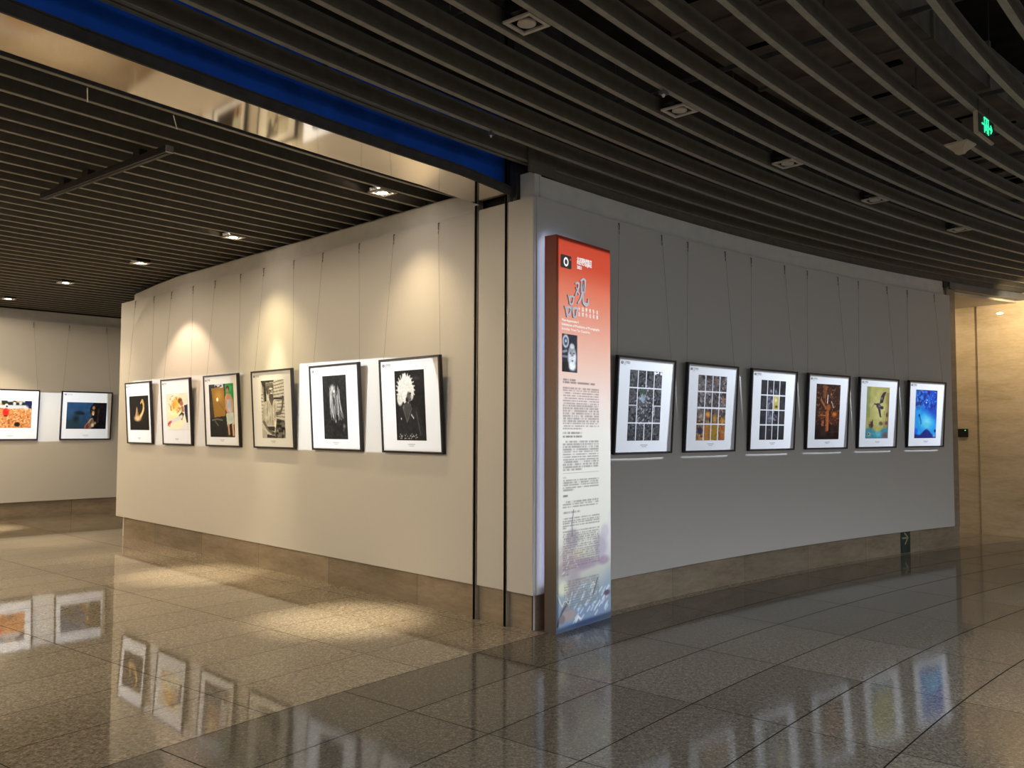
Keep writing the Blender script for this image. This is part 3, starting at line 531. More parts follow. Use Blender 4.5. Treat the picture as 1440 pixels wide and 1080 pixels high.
GL = 'framed photographs on the gallery side wall'
left = [
 (7.675, art_swan, (.145, .90, .227, .778), (18, 15, 10), 'black-framed photo of a glowing swan on black, leftmost on the gallery side wall'),
 (6.435, art_dancer, (.17, .90, .23, .77), (232, 224, 200), 'black-framed photo of blowing golden hair and an outstretched arm on pale ground'),
 (5.153, art_painter, (.155, .865, .133, .867), (50, 40, 22), 'black-framed colour photo of a woman in a tank top beside a golden easel'),
 (3.936, art_worker, (.235, .80, .133, .869), (205, 203, 195), 'black-framed black-and-white photo of a man in a light shirt with raised arm'),
 (2.691, art_ghost, (.27, .745, .132, .866), (42, 42, 42), 'black-framed dark photo of a figure with wispy white hair'),
 (1.460, art_fur, (.26, .745, .135, .865), (28, 27, 26), 'black-framed photo of a person in a big white fur hat, nearest the guide rails')]
for uu, art, box, bg, lab in left:
    picture(art, box, bg, lw(uu, .0505, 1.378), RZL, lab, GL, 92)
GR = 'framed photographs on the curved hall wall'
right = [
 (134.99, art_forest, (.21, .76, .137, .86), (72, 72, 74), 'black-framed photo of a grey forest mosaic with a merged centre tile, beside the red banner'),
 (132.975, art_rocks, (.21, .77, .132, .866), (92, 86, 86), 'black-framed photo grid of grey rocks turning orange in the lower rows'),
 (130.86, art_cells, (.21, .745, .135, .867), (46, 47, 50), 'black-framed photo grid of dark tiles with one pale gold tile'),
 (128.78, art_machine, (.195, .77, .135, .868), (52, 32, 24), 'black-framed dark brown photo with glowing orange wooden shapes'),
 (126.72, art_bird, (.185, .765, .13, .86), (168, 162, 92), 'black-framed photo of a dark bird flying over turquoise water on yellow'),
 (124.61, art_reef, (.185, .77, .135, .86), (40, 150, 220), 'black-framed bright blue underwater photo, nearest the passage')]
for th, art, box, bg, lab in right:
    picture(art, box, bg, pol(31.0895, th, 1.380), math.radians(th-90), lab, GR, 92)
GF = 'framed photographs on the far gallery wall'
for th, art, box, bg, lab in [(137.735, art_harvest, (.135, .865, .225, .76), (196, 128, 74), 'black-framed photo of a figure in red among orange leaves, cut by the left edge'),
                              (136.065, art_profile, (.11, .89, .227, .775), (44, 78, 118), 'black-framed photo of a face in profile against a dark blue sky, far gallery wall')]:
    picture(art, box, bg, pol(43.0795, th, 1.385), math.radians(th-90), lab, GF, 60)

# ------------------------------------------------------------------ information banner (totem)
fx, fy = .351, 6.788; bx_, by_ = .850, 7.412; TW = .862
rzt = math.atan2(by_-fy, bx_-fx)
e = empty('banner_totem', (fx, fy, 0), rzt); e.scale = (.93, 1, 1)
tag(e, 'tall red-to-white printed exhibition banner box standing at the wall corner', 'banner')
# local: x along the face to the right, y into the wall, z up
TD = .115; TH = 3.16
m = MB(); m.box(.0, TW, .002, TD, 0, TH); 
o = m.build('box', vcol('totem_box_side', .5, .3), e)
me = o.data; at = me.color_attributes.new('paint', 'FLOAT_COLOR', 'POINT')
# sides continue the printed gradient, colour darkened for their shade
def gradient(z):
    pts = [(0, (150, 155, 160)), (.5, (176, 178, 170)), (.75, (206, 208, 200)), (1.55, (222, 222, 216)), (1.85, (226, 212, 204)), (2.15, (222, 186, 170)), (2.45, (214, 150, 130)), (2.75, (205, 110, 84)), (2.95, (186, 66, 40)), (3.16, (180, 56, 30))]
    zs = [p[0] for p in pts]; return [np.interp(z, zs, [p[1][i] for p in pts]) for i in range(3)]
D.meshes.remove(me) if False else None
D.objects.remove(o)
NS = 60
a = Art(2, NS, (0, 0, 0), 1.); zz = TH*(1-a.V); a.c = np.stack(gradient(zz), -1)*np.array([.62, .55, .50])  # shade of the unlit side multiplied into its colours
me = a.mesh('box', 0, TD, 0, TH, 0, 0, MT['poster'])
# left side face: map x->depth
for v in me.vertices: v.co = (0, TD-v.co.x, v.co.z)
ob = obj_from('side_panel', me, e)
m = MB(); m.box(.0, TW, TD-.004, TD, 0, TH); m.box(0, TW, .003, TD, TH-.004, TH); m.box(TW-.004, TW, .003, TD, 0, TH); m.build('box', MT['box_red'], e)
# front
FW, FH = 130, 760
a = Art(FW, FH, (255, 255, 255), TW/TH)
Z = TH*(1-a.V); X = a.U*TW; a.c = np.stack(gradient(Z), -1)
def zr(z0, z1, x0=0, x1=1): return ((Z < z0) & (Z > z1) & (X > x0) & (X < x1))
# bottom artwork: violet flowers, blue streaks, stones
wv = vnoise(a.U, a.V, 5, 16, 101); a.mix(((Z < 1.05) & (a.U > .80+.5*(Z-.55)))*.35*(Z > .5), (196, 192, 214))
a.mix(np.clip((.42-Z+.10*(wv-.5)+.12*(a.U-.4))*6, 0, 1)*.75, (118, 140, 158)); a.mix(np.clip((.30-Z)*5, 0, 1)*.5, (92, 112, 146))
for cx_, cz_, rx, rz_, cc, kk in ((.28, .72, .14, .10, (150, 142, 154), .8), (.20, .60, .22, .10, (160, 146, 150), .6), (.33, .50, .30, .09, (150, 138, 146), .75), (.80, .62, .16, .13, (152, 146, 164), .7), (.88, .74, .10, .08, (170, 166, 182), .6), (.55, .50, .30, .06, (140, 124, 146), .7), (.12, .48, .14, .08, (146, 134, 140), .7), (.30, .36, .18, .12, (140, 130, 140), .6), (.86, .50, .14, .05, (130, 110, 140), .6), (.12, .34, .12, .07, (200, 202, 176), .8), (.4, .60, .12, .05, (206, 200, 170), .6)):
    a.ell(cx_, 1-cz_/TH, rx, rz_/TH, cc, soft=.5, k=kk)
rs = np.random.default_rng(8)
for i in range(46):
    x = .25+.7*rs.random(); z = .04+.28*rs.random(); a.line([(x, 1-z/TH), (x+.05, 1-(z+.03)/TH)], .014, (168+40*rs.random(), 188+30*rs.random(), 202+25*rs.random()), k=.6)
for i in range(14):
    x = .05+.3*rs.random(); z = .45+.2*rs.random(); a.line([(x, 1-z/TH), (x+.07*(rs.random()-.3), 1-(z+.08*(rs.random()-.5))/TH)], .006, (205, 205, 212), k=.8)
a.line([(.30, 1-.95/TH), (.27, 1-.84/TH), (.28, 1-.74/TH)], .010, (110, 100, 120), k=.8); a.line([(.74, 1-.36/TH), (.66, 1-.24/TH)], .012, (60, 70, 84), k=.8)
a.line([(.20, 1-.22/TH), (.10, 1-.16/TH), (.02, 1-.06/TH)], .02, (84, 76, 76)); a.ell(.22, 1-.12/TH, .13, .055/TH, (138, 130, 132), soft=.25); a.ell(.10, 1-.10/TH, .06, .04/TH, (112, 104, 106), soft=.3); a.line([(.34, 1-.05/TH), (.38, 1-.09/TH), (.43, 1-.06/TH)], .016, (196, 198, 204)); a.ell(.92, 1-.22/TH, .08, .03/TH, (84, 74, 92), soft=.5); a.ell(.5, 1-.03/TH, .5, .04/TH, (64, 86, 150), soft=.9, k=.6)
a.line([(.02, 1-.30/TH), (.10, 1-.20/TH), (.17, 1-.27/TH), (.20, 1-.24/TH)], .008, (205, 205, 196), k=.8); a.line([(.16, 1-.24/TH), (.22, 1-.20/TH), (.28, 1-.30/TH)], .008, (210, 210, 200), k=.8)
# small print, too fine to read
def rows(ztop, zbot, n, x0, x1, last, col=(112, 108, 106), k=.52, seed=0, cjk=False, first=0.):
    h = (ztop-zbot)/max(1, n-1) if n > 1 else .03
    for i in range(n):
        zc = ztop-i*h; hh = min(.0085, h*.36); xe = x0+(last if i == n-1 else 1.)*(x1-x0); xs = x0+(first if i == 0 else 0)
        nn = vnoise(a.U, a.V*0+i/97., 62 if cjk else 80, 97, seed+i); msk = (np.abs(Z-zc) < hh)*(X > xs)*(X < xe)*np.clip((nn-.22)*5, .25, 1)
        a.mix(msk*k, col)
rows(2.0, 2.0, 1, .095, .30, 1., seed=1, k=.7); rows(1.978, 1.978, 1, .095, .60, 1., seed=2, k=.7)
rows(1.935, 1.607, 17, .095, .665, .52, seed=10); rows(1.570, 1.544, 2, .095, .40, 1., seed=40, k=.75)
rows(1.500, 1.277, 12, .095, .66, .52, seed=50, cjk=True, first=.04); a.mix((np.abs(Z-1.248) < .0025)*(X > .095)*(X < .66)*.7, (150, 140, 135))
rows(1.214, 1.214, 1, .095, .15, 1., seed=70, k=.7); rows(1.192, 1.114, 5, .095, .655, .3, seed=75); rows(1.068, 1.068, 1, .095, .17, 1., seed=81, k=.8)
rows(1.018, .979, 3, .095, .66, .97, seed=85, cjk=True, first=.04); rows(.935, .935, 1, .095, .36, 1., seed=90); rows(.886, .811, 5, .095, .67, .1, seed=92)
rows(.782, .487, 17, .095, .67, .38, seed=100, first=0); rows(.445, .445, 1, .10, .2, 1., seed=120); rows(.385, .165, 12, .12, .66, .6, seed=125, first=.03)
# portrait of the bearded man, inset print
def inset(px0, px1, pz0, pz1, fn):
    s_ = (X > px0) & (X < px1) & (Z > pz0) & (Z < pz1)
    b = Art(2, 2, (0, 0, 0), (px1-px0)/(pz1-pz0)); b.U = np.clip((X-px0)/(px1-px0), 0, 1); b.V = np.clip((pz1-Z)/(pz1-pz0), 0, 1); b.c = np.zeros_like(a.c); fn(b); a.c[s_] = b.c[s_]
def beard(b):
    b.c[:] = (34, 38, 50); b.ell(.24, .20, .24, .20, (176, 186, 200), soft=.25); b.ell(.24, .20, .15, .13, (66, 74, 88), soft=.3); b.ell(.25, .19, .08, .06, (176, 186, 200), soft=.5); b.line([(.05, .48), (.30, .45)], .06, (126, 134, 146)); b.line([(.05, .60), (.32, .60)], .05, (112, 120, 134)); b.poly([(0, .75), (.4, .72), (.45, 1), (0, 1)], (20, 20, 24))
    b.ell(.66, .62, .34, .34, (206, 214, 222), soft=.35); b.ell(.66, .42, .23, .19, (150, 152, 160), soft=.3); b.ell(.66, .31, .20, .09, (196, 200, 206), soft=.5); b.ell(.56, .50, .06, .025, (40, 42, 50), soft=.5); b.ell(.78, .50, .06, .025, (40, 42, 50), soft=.5); b.line([(.67, .50), (.67, .62)], .035, (110, 112, 120)); b.ell(.68, .70, .09, .02, (46, 46, 54), soft=.5); b.line([(.52, .64), (.66, .60), (.84, .65)], .03, (228, 232, 238)); b.ell(.68, .85, .30, .14, (226, 232, 238), soft=.5)
    b.c = np.clip(b.c+(vnoise(b.U, b.V, 12, 20, 130)-.5)[..., None]*30, 0, 255)
inset(.085, .315, 2.064, 2.373, beard)
o = obj_from('printed_front', a.mesh('printed_front', 0, TW, 0, TH, 0, 0, MT['poster']), e)
# logo: black camera badge with white ring and red dot
m = MB(); I = lambda x, y, z: (x, y, z)
x0, x1, z0, z1, rr = .062, .225, 2.905, 3.012, .014; pts = []
for cx_, cz_, a0 in ((x1-rr, z1-rr, 0), (x0+rr, z1-rr, 90), (x0+rr, z0+rr, 180), (x1-rr, z0+rr, 270)):
    for q in (0, 30, 60, 90): pts.append((cx_+rr*math.cos(math.radians(a0+q)), cz_+rr*math.sin(math.radians(a0+q))))
m.prism(pts, -.0016, 0, I); m.build('logo_badge', MT['black'], e)
cxl, czl = .142, 2.957; m = MB(); n_ = 28
vs = []; 
for r_ in (.036, .021):
    for y_ in (-.0024, -.0014):
        for i in range(n_): t = 2*math.pi*i/n_; vs.append((cxl+r_*math.cos(t), y_, czl+r_*math.sin(t)*1.02))
fs = []
for i in range(n_):
    j = (i+1) % n_; fs += [(i, j, 2*n_+j, 2*n_+i), (n_+i, 3*n_+i, 3*n_+j, n_+j), (i, n_+i, n_+j, j), (2*n_+i, 2*n_+j, 3*n_+j, 3*n_+i)]
m.add(vs, fs); m.build('logo_ring', MT['white'], e)
m = MB(); m.tube((.207, -.0026, 2.983), (.207, 0, 2.983), .008, 10); m.build('logo_dot', plain('red_dot', (.7, .06, .03, 1), .5), e)
# lettering
text_mesh('headline', '北京国际摄影周', .040, MT['white'], e, .312, -.0004, 2.990, .001, width=.235, bold=.0009)
text_mesh('headline', 'PHOTO BEIJING', .036, MT['white'], e, .312, -.0004, 2.962, .001, width=.235, bold=.0012)
text_mesh('headline', '2021', .036, MT['white'], e, .312, -.0004, 2.927, .001, width=.075, bold=.0012)
for i, chs in enumerate(('十国摄影协会', '主席作品联展')):
    for j, c in enumerate(chs):
        text_mesh('subtitle_character', c, .038, MT['white'], e, .330+j*.0585, -.0004, 2.580-i*.042, .001, width=.030, bold=.0006)
text_mesh('english_title', 'View·Appreciate II', .028, MT['white'], e, .077, -.0004, 2.472, .001, width=.26, bold=.0005)
text_mesh('english_title', 'Exhibitions of Presidents of Photography', .028, MT['white'], e, .077, -.0004, 2.437, .001, width=.60, bold=.0005)
text_mesh('english_title', 'Societies  From Ten Countries', .028, MT['white'], e, .077, -.0004, 2.402, .001, width=.44, bold=.0005)
# big brush characters as raised silver strokes
def brush(name, strokes):
    m = MB()
    for st in strokes:
        P_ = [(Vector((x, 0, z)), w) for x, z, w in st]
        # resample
        Q = []
        for (p, w), (q, v) in zip(P_, P_[1:]):
            for k in range(4): f = k/4; Q.append((p.lerp(q, f), w+(v-w)*f))
        Q.append(P_[-1])
        L_, R_ = [], []
        for i, (p, w) in enumerate(Q):
            d = (Q[min(i+1, len(Q)-1)][0]-Q[max(i-1, 0)][0]); d.normalize(); nn = Vector((-d.z, 0, d.x)); L_.append(p+nn*w/2); R_.append(p-nn*w/2)
        for i in range(len(Q)-1):
            vs = []
            for y_ in (-.010, -.0): vs += [(q.x, y_, q.z) for q in (L_[i], L_[i+1], R_[i+1], R_[i])]
            m.add(vs, [(0, 1, 2, 3), (7, 6, 5, 4), (0, 4, 5, 1), (1, 5, 6, 2), (2, 6, 7, 3), (3, 7, 4, 0)])
        m.tube((P_[0][0].x, -.010, P_[0][0].z), (P_[0][0].x, 0, P_[0][0].z), P_[0][1]*.52, 10); m.tube((P_[-1][0].x, -.010, P_[-1][0].z), (P_[-1][0].x, 0, P_[-1][0].z), P_[-1][1]*.52, 10)
    return m.build(name, MT['silver'], e)
X_ = lambda s_: s_*TW/1.0
brush('brush_character', [  # guan: left "you" strokes and right "jian"
 [(.275, 2.795, .014), (.305, 2.805, .018), (.330, 2.800, .020), (.325, 2.770, .018), (.300, 2.735, .020), (.275, 2.700, .016)],
 [(.285, 2.765, .014), (.305, 2.745, .016), (.330, 2.715, .014)],
 [(.360, 2.830, .016), (.405, 2.850, .018), (.430, 2.838, .024), (.425, 2.790, .020), (.418, 2.740, .016)],
 [(.368, 2.818, .012), (.366, 2.770, .016), (.362, 2.735, .012)],
 [(.395, 2.800, .014), (.385, 2.740, .018), (.360, 2.680, .020), (.318, 2.640, .016)],
 [(.400, 2.740, .014), (.392, 2.690, .020), (.400, 2.650, .026), (.440, 2.635, .030), (.480, 2.650, .026), (.476, 2.690, .010)]])
brush('brush_character', [
 [(.160, 2.690, .010), (.178, 2.665, .018), (.190, 2.622, .016)], [(.180, 2.672, .014), (.225, 2.684, .018), (.250, 2.680, .018), (.240, 2.650, .016), (.228, 2.620, .018), (.192, 2.618, .014)],
 [(.110, 2.592, .010), (.130, 2.570, .018), (.150, 2.515, .020)], [(.130, 2.580, .014), (.180, 2.590, .018), (.208, 2.584, .020), (.195, 2.550, .018), (.180, 2.530, .016), (.150, 2.528, .014)],
 [(.225, 2.590, .010), (.235, 2.565, .018), (.245, 2.520, .016)], [(.235, 2.582, .014), (.280, 2.594, .018), (.305, 2.590, .020), (.292, 2.555, .018), (.285, 2.522, .018), (.248, 2.518, .014)]])
m = MB(); m.box(.022, .032, TD, TD+.004, .35, TH-.03); m.box(.03, TW-.05, TD, TD+.004, TH-.016, TH-.008); m.build('light_strip', MT['led'], e)

# ------------------------------------------------------------------ signs and small fittings
# exit sign
xs_ = pol(28.17, 135.15, 3.60); e = empty('exit_sign', (xs_[0]+.05, xs_[1], 3.60), math.radians(135.15-90)); tag(e, 'green lit running-man exit sign hanging under the hall ceiling slats', 'sign')
m = MB(); m.box(-.183, .183, .0, .028, 0, .158); m.build('housing', MT['cream'], e, bevel=.006)
m = MB(); m.box(-.172, .172, -.002, .002, .012, .146); m.build('sign_face', MT['darkmetal'], e)
m = MB(); T = lambda x, y, z: (x, y, z)
def bar(m, p, q, w, mi=0):
    p = Vector(p); q = Vector(q); d = (q-p).normalized(); n = Vector((-d.y, d.x))*w/2
    m.prism([tuple(p+n), tuple(q+n), tuple(q-n), tuple(p-n)], -.005, -.002, T, mi)
bar(m, (-.045, .012+.02), (-.045, .140), .010); bar(m, (-.05, .136), (.045, .136), .010); bar(m, (.04, .140), (.04, .032), .010)
m.tube((-.0, -.005, .116), (0, -.002, .116), .011, 10); bar(m, (0, .104), (-.006, .072), .022); bar(m, (-.004, .098), (-.026, .086), .009); bar(m, (-.026, .086), (-.034, .070), .009); bar(m, (.004, .098), (.022, .082), .009); bar(m, (.022, .082), (.032, .090), .008)
bar(m, (-.004, .074), (.014, .056), .012); bar(m, (.014, .056), (.012, .036), .011); bar(m, (-.008, .074), (-.020, .056), .012); bar(m, (-.020, .056), (-.036, .050), .010)
m.build('running_man', MT['green'], e)
m = MB(); bar(m, (.06, .085), (.115, .085), .014); bar(m, (.090, .112), (.118, .085), .014); bar(m, (.090, .058), (.118, .085), .014); m.build('arrow', MT['green'], e)
m = MB(); bar(m, (-.062, .085), (-.100, .085), .010); m.build('light_bar', MT['green'], e)
for s_ in (-.12, .12):
    m = MB(); m.tube((s_, .014, .158), (s_, .014, .25), .004, 6); m.build('hanger', MT['darkmetal'], e)
# funnel shaped ceiling device
e = empty('ceiling_detector', (3.42, 6.45, ZR-.078), math.radians(40)); tag(e, 'cream funnel-shaped device under the ceiling slats beside the exit sign', 'detector')
m = MB(); vs = []
for z, h in ((.0, .028), (.014, .032), (.066, .086), (.078, .086)):
    for sx, sy in ((-1, -1), (1, -1), (1, 1), (-1, 1)): vs.append((sx*h, sy*h, z))
fs = [(3, 2, 1, 0), (12, 13, 14, 15)]
for k in range(3):
    for i in range(4): fs.append((4*k+i, 4*k+(i+1) % 4, 4*k+4+(i+1) % 4, 4*k+4+i))
m.add(vs, fs); m.build('body', MT['cream'], e, bevel=.004)
m = MB(); m.tube((0, 0, .078), (0, 0, .10), .03, 12); m.build('mount', MT['cream'], e)
# unlit adjustable square lamps in the hall ceiling
lampR = [(140.75+.33, 'nearest the top edge of the picture'), (137.87, 'second from the top, above the banner'), (134.72, 'third along the row, mid ceiling'), (131.55, 'fourth along the row, left of the far one'), (127.95, 'farthest along the row, towards the passage')]
labs = ['unlit white square ceiling lamp with ring, the largest and nearest, top centre', 'unlit white square ceiling lamp between slats, second nearest in the row', 'unlit white square ceiling lamp, middle of the row of five over the hall', 'unlit white square ceiling lamp, second farthest of the hall row', 'unlit white square ceiling lamp, farthest of the hall row, towards the passage']
proto = None
def fitting(lit, mat_lamp):
    e = empty('ceiling_lamp', (0, 0, 0)); h = .094; t = .022
    m = MB(); m.box(-h, h, -h, -h+t, 0, .012); m.box(-h, h, h-t, h, 0, .012); m.box(-h, -h+t, -h+t, h-t, 0, .012); m.box(h-t, h, -h+t, h-t, 0, .012); m.build('frame', MT['fitting'], e)
    m = MB(); m.box(-h+.006, h-.006, -h+.006, h-.006, .045, .12); m.box(-h+.006, -h+t, -h+.006, h-.006, .012, .05); m.box(h-t, h-.006, -h+.006, h-.006, .012, .05); m.build('housing', MT['black'], e)
    m = MB(); n_ = 24; vs = []
    for r_, z in ((.052, .004), (.044, .002), (.040, .010), (.046, .03)):
        for i in range(n_): q = 2*math.pi*i/n_; vs.append((r_*math.cos(q), r_*math.sin(q), z))
    fs = [(k*n_+i, k*n_+(i+1) % n_, (k+1) % 4*n_+(i+1) % n_, (k+1) % 4*n_+i) for k in range(4) for i in range(n_)]
    m.add(vs, fs); m.build('gimbal_ring', MT['fitting'], e, smooth=True)
    m = MB(); m.tube((0, 0, .004), (0, 0, .035), .046, 20); m.build('bulb', mat_lamp, e)
    return e
def copy_tree(o, parent=None):
    c = o.copy(); COL.objects.link(c); c.parent = parent
    for ch_ in [q for q in D.objects if q.parent == o]: copy_tree(ch_, c)
    return c
proto = fitting(False, MT['fitting'])
for i, (th, _l) in enumerate(lampR):
    o = proto if i == 0 else copy_tree(proto); o.location = pol(29.685, th, ZR+.012); o.rotation_euler = (0, 0, math.radians(th)); tag(o, labs[i], 'lamp', 'unlit square lamps in the hall ceiling')
lampL = [(32.52, 138.41), (35.14, 138.28), (37.38, 138.27), (39.67, 138.31), (42.01, 138.30)]
labl = ['lit square downlight in the gallery ceiling, nearest the steel beam', 'lit square downlight, second from the beam, above the wall of frames', 'bright pinkish lit downlight, middle of the gallery row', 'lit downlight, fourth from the beam, towards the far wall', 'lit downlight closest to the far gallery wall, at the left edge']
proto = fitting(True, MT['lamp'])
for i, (r, th) in enumerate(lampL):
    o = proto if i == 0 else copy_tree(proto); o.location = pol(r, th, ZL-.014); o.rotation_euler = (0, 0, math.radians(th)); tag(o, labl[i], 'lamp', 'lit downlights in the gallery ceiling')
# dark linear lighting track under the gallery slats
pa, pb = Vector((-4.12, 7.43, 0)), Vector((-2.50, 6.14, 0)); mid = (pa+pb)/2; ln = (pb-pa).length
e = empty('light_track', (mid.x, mid.y, 3.60), math.atan2(pb.y-pa.y, pb.x-pa.x)); tag(e, 'dark straight lighting track hung below the gallery ceiling slats', 'track')
m = MB(); m.box(-ln/2, ln/2, -.028, .028, .0, .05); m.build('rail', MT['black'], e); m = MB(); m.box(-ln/2+.02, ln/2-.02, -.008, .008, -.004, .002); m.build('conductor_slot', MT['black'], e)
for s_ in (-.62, -.2, .62):
    m = MB(); m.box(s_-.05, s_+.05, -.03, .03, .05, .10); m.build('mount', MT['black'], e)
m = MB(); m.box(ln/2, ln/2+.012, -.028, .028, .0, .05); m.build('end_cap', MT['alu'], e)
# thin white ties between the first gallery slats
for i, (p, q) in enumerate((((-2.624, 5.184), (-2.737, 5.414)), ((-2.276, 5.647), (-2.353, 5.906)))):
    m = MB(); o = Vector((*p, ZL-.006)); m.tube((0, 0, 0), (q[0]-p[0], q[1]-p[1], 0), .004, 6); t_ = m.build('slat_tie', MT['white']); t_.location = o
    tag(t_, ['thin white tie across the first two gallery slats, the left one', 'thin white tie across the first two gallery slats, the right one nearer the beam middle'][i], 'tie', 'white ties under the gallery slats')
# small clip-on sensors on the hall slats
for i, (x, y) in enumerate((pol(29.55, 138.70)[:2], pol(30.9125, 139.0)[:2])):
    e = empty('sensor', (x, y, ZR-.03), math.radians(45)); tag(e, ['small grey sensor hanging from a hall slat, left of the second square lamp', 'tiny grey sensor hanging from a hall slat, left of the wall corner'][i], 'sensor')
    k = (1., .7)[i]
    m = MB(); m.box(-.03*k, .03*k, -.022*k, .022*k, -.004, .018); m.build('body', MT['greymetal'], e, bevel=.003); m = MB(); m.tube((0, 0, .018), (0, 0, .035), .006, 8); m.build('stem', MT['darkmetal'], e); m = MB(); m.tube((0, 0, -.02), (0, 0, -.004), .008*k, 8, r2=.014*k); m.build('nozzle', MT['alu'], e)
# green arrow plate on the stone base
th = 125.385; e = empty('arrow_sign', pol(31.127, th, 0), math.radians(th-90)); tag(e, 'dark green floor-level plate with a pale right arrow on the stone base', 'sign')
m = MB(); m.box(-.11, .11, -.006, 0, .005, .283); m.build('plate', MT['greenplate'], e)
m = MB()
def bar2(p, q, w):
    p = Vector(p); q = Vector(q); d = (q-p).normalized(); n = Vector((-d.y, d.x))*w/2; m.prism([tuple(p+n), tuple(q+n), tuple(q-n), tuple(p-n)], -.009, -.006, T)
bar2((-.03, .265), (.055, .20), .022); bar2((.055, .205), (-.02, .12), .022); bar2((-.085, .20), (.04, .20), .022); m.build('arrow', MT['arrow'], e)

# ------------------------------------------------------------------ the passage on the right
dx, dy = .7295, -.6840; ex, ey = 7.304, 13.415; nx_, ny_ = .6840, .7295
def cw(a, b, z): return (ex+a*dx+b*nx_, ey+a*dy+b*ny_, z)
m = MB(); m.box(0, 6, 0, .3, 0, 3.7, tf=cw); struct(m.build('wall_passage', MT['marble']))
m = MB(); m.box(-3.5, .05, .05, .5, 0, 3.7, tf=cw); struct(m.build('wall_passage', MT['marble']))
m = MB(); m.box(-3.5, 0.0, .042, .05, 0, .2, tf=cw); m.box(0, 6, -.008, 0, 0, .005, tf=cw); struct(m.build('baseboard_passage', MT['marble']))
m = MB(); m.arcbox(124.5, 112, 31.21, 34.2, 3.555, 3.62, .5); struct(m.build('ceiling', plain('white_ceiling', (.62, .57, .48, 1), .85, var=.03)))
m = MB(); m.arcbox(124.9, 124.6, 31.35, 35, 0, 3.6, .1); struct(m.build('wall_passage_end', MT['marble']))
# control box
e = empty('control_box', cw(-.245, .049, 1.53), math.atan2(dy, dx)); tag(e, 'small black wall control box with green light in the passage', 'switch')
m = MB(); m.box(-.075, .075, -.03, 0, -.03, .10); m.build('housing', MT['black'], e, bevel=.004); m = MB(); m.box(.03, .045, -.033, -.03, .07, .082); m.build('indicator', MT['greenled'], e)
# oval wall light
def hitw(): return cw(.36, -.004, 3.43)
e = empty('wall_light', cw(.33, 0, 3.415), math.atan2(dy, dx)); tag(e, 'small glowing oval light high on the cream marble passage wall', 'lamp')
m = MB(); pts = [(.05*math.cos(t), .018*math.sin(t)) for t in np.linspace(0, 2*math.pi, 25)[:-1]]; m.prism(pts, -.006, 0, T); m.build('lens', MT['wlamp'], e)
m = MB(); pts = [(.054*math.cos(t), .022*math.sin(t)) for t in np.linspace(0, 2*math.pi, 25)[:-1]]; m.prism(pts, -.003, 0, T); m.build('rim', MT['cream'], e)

# ------------------------------------------------------------------ lights
def spot(name, loc, target, energy, col, cone, blend=.5, rad=.03):
    l = D.lights.new(name, 'SPOT'); l.energy = energy; l.color = col; l.spot_size = math.radians(cone); l.spot_blend = blend; l.shadow_soft_size = rad
    o = D.objects.new(name, l); COL.objects.link(o); o.location = loc; o.rotation_euler = (Vector(target)-Vector(loc)).to_track_quat('-Z', 'Y').to_euler(); return o
def lampspot(i, cone, energy, col, tu, tn, blend, rad=.02):
    r, th = lampL[i]; p = pol(r, th, ZL-.03); return spot('lamp_and_fill_spot', p, lw(tu, tn, 0), energy, col, cone, blend, rad)
def uof(i):
    x, y, _ = pol(*lampL[i]); return ((x-AX)*UX+(y-AY)*UY, (x-AX)*NX+(y-AY)*NY)
WARM = [(1, .76, .45), (1, .80, .42), (1, .70, .48), (1, .78, .48), (1, .76, .46)]
for i in range(5):
    uu, nn = uof(i)
    lampspot(i, (100, 98, 92, 100, 96)[i], (72, 95, 110, 95, 110)[i], WARM[i], uu, nn, (1., .9, .28, 1., .4)[i])
    tgt = [(1.39, .85), (4.38, .80), (6.3, .85), (8.4, 1.0), (10.8, 1.4)][i]
    lampspot(i, 27, (1050, 950, 170, 300, 1100)[i], (1, .84, .60), tgt[0], tgt[1], 1.)
p_ = pol(*lampL[1], ZL-.03); spot('lamp_and_fill_spot', p_, lw(3.95, .05, 1.75), 170, (1, .86, .55), 26, 1.)
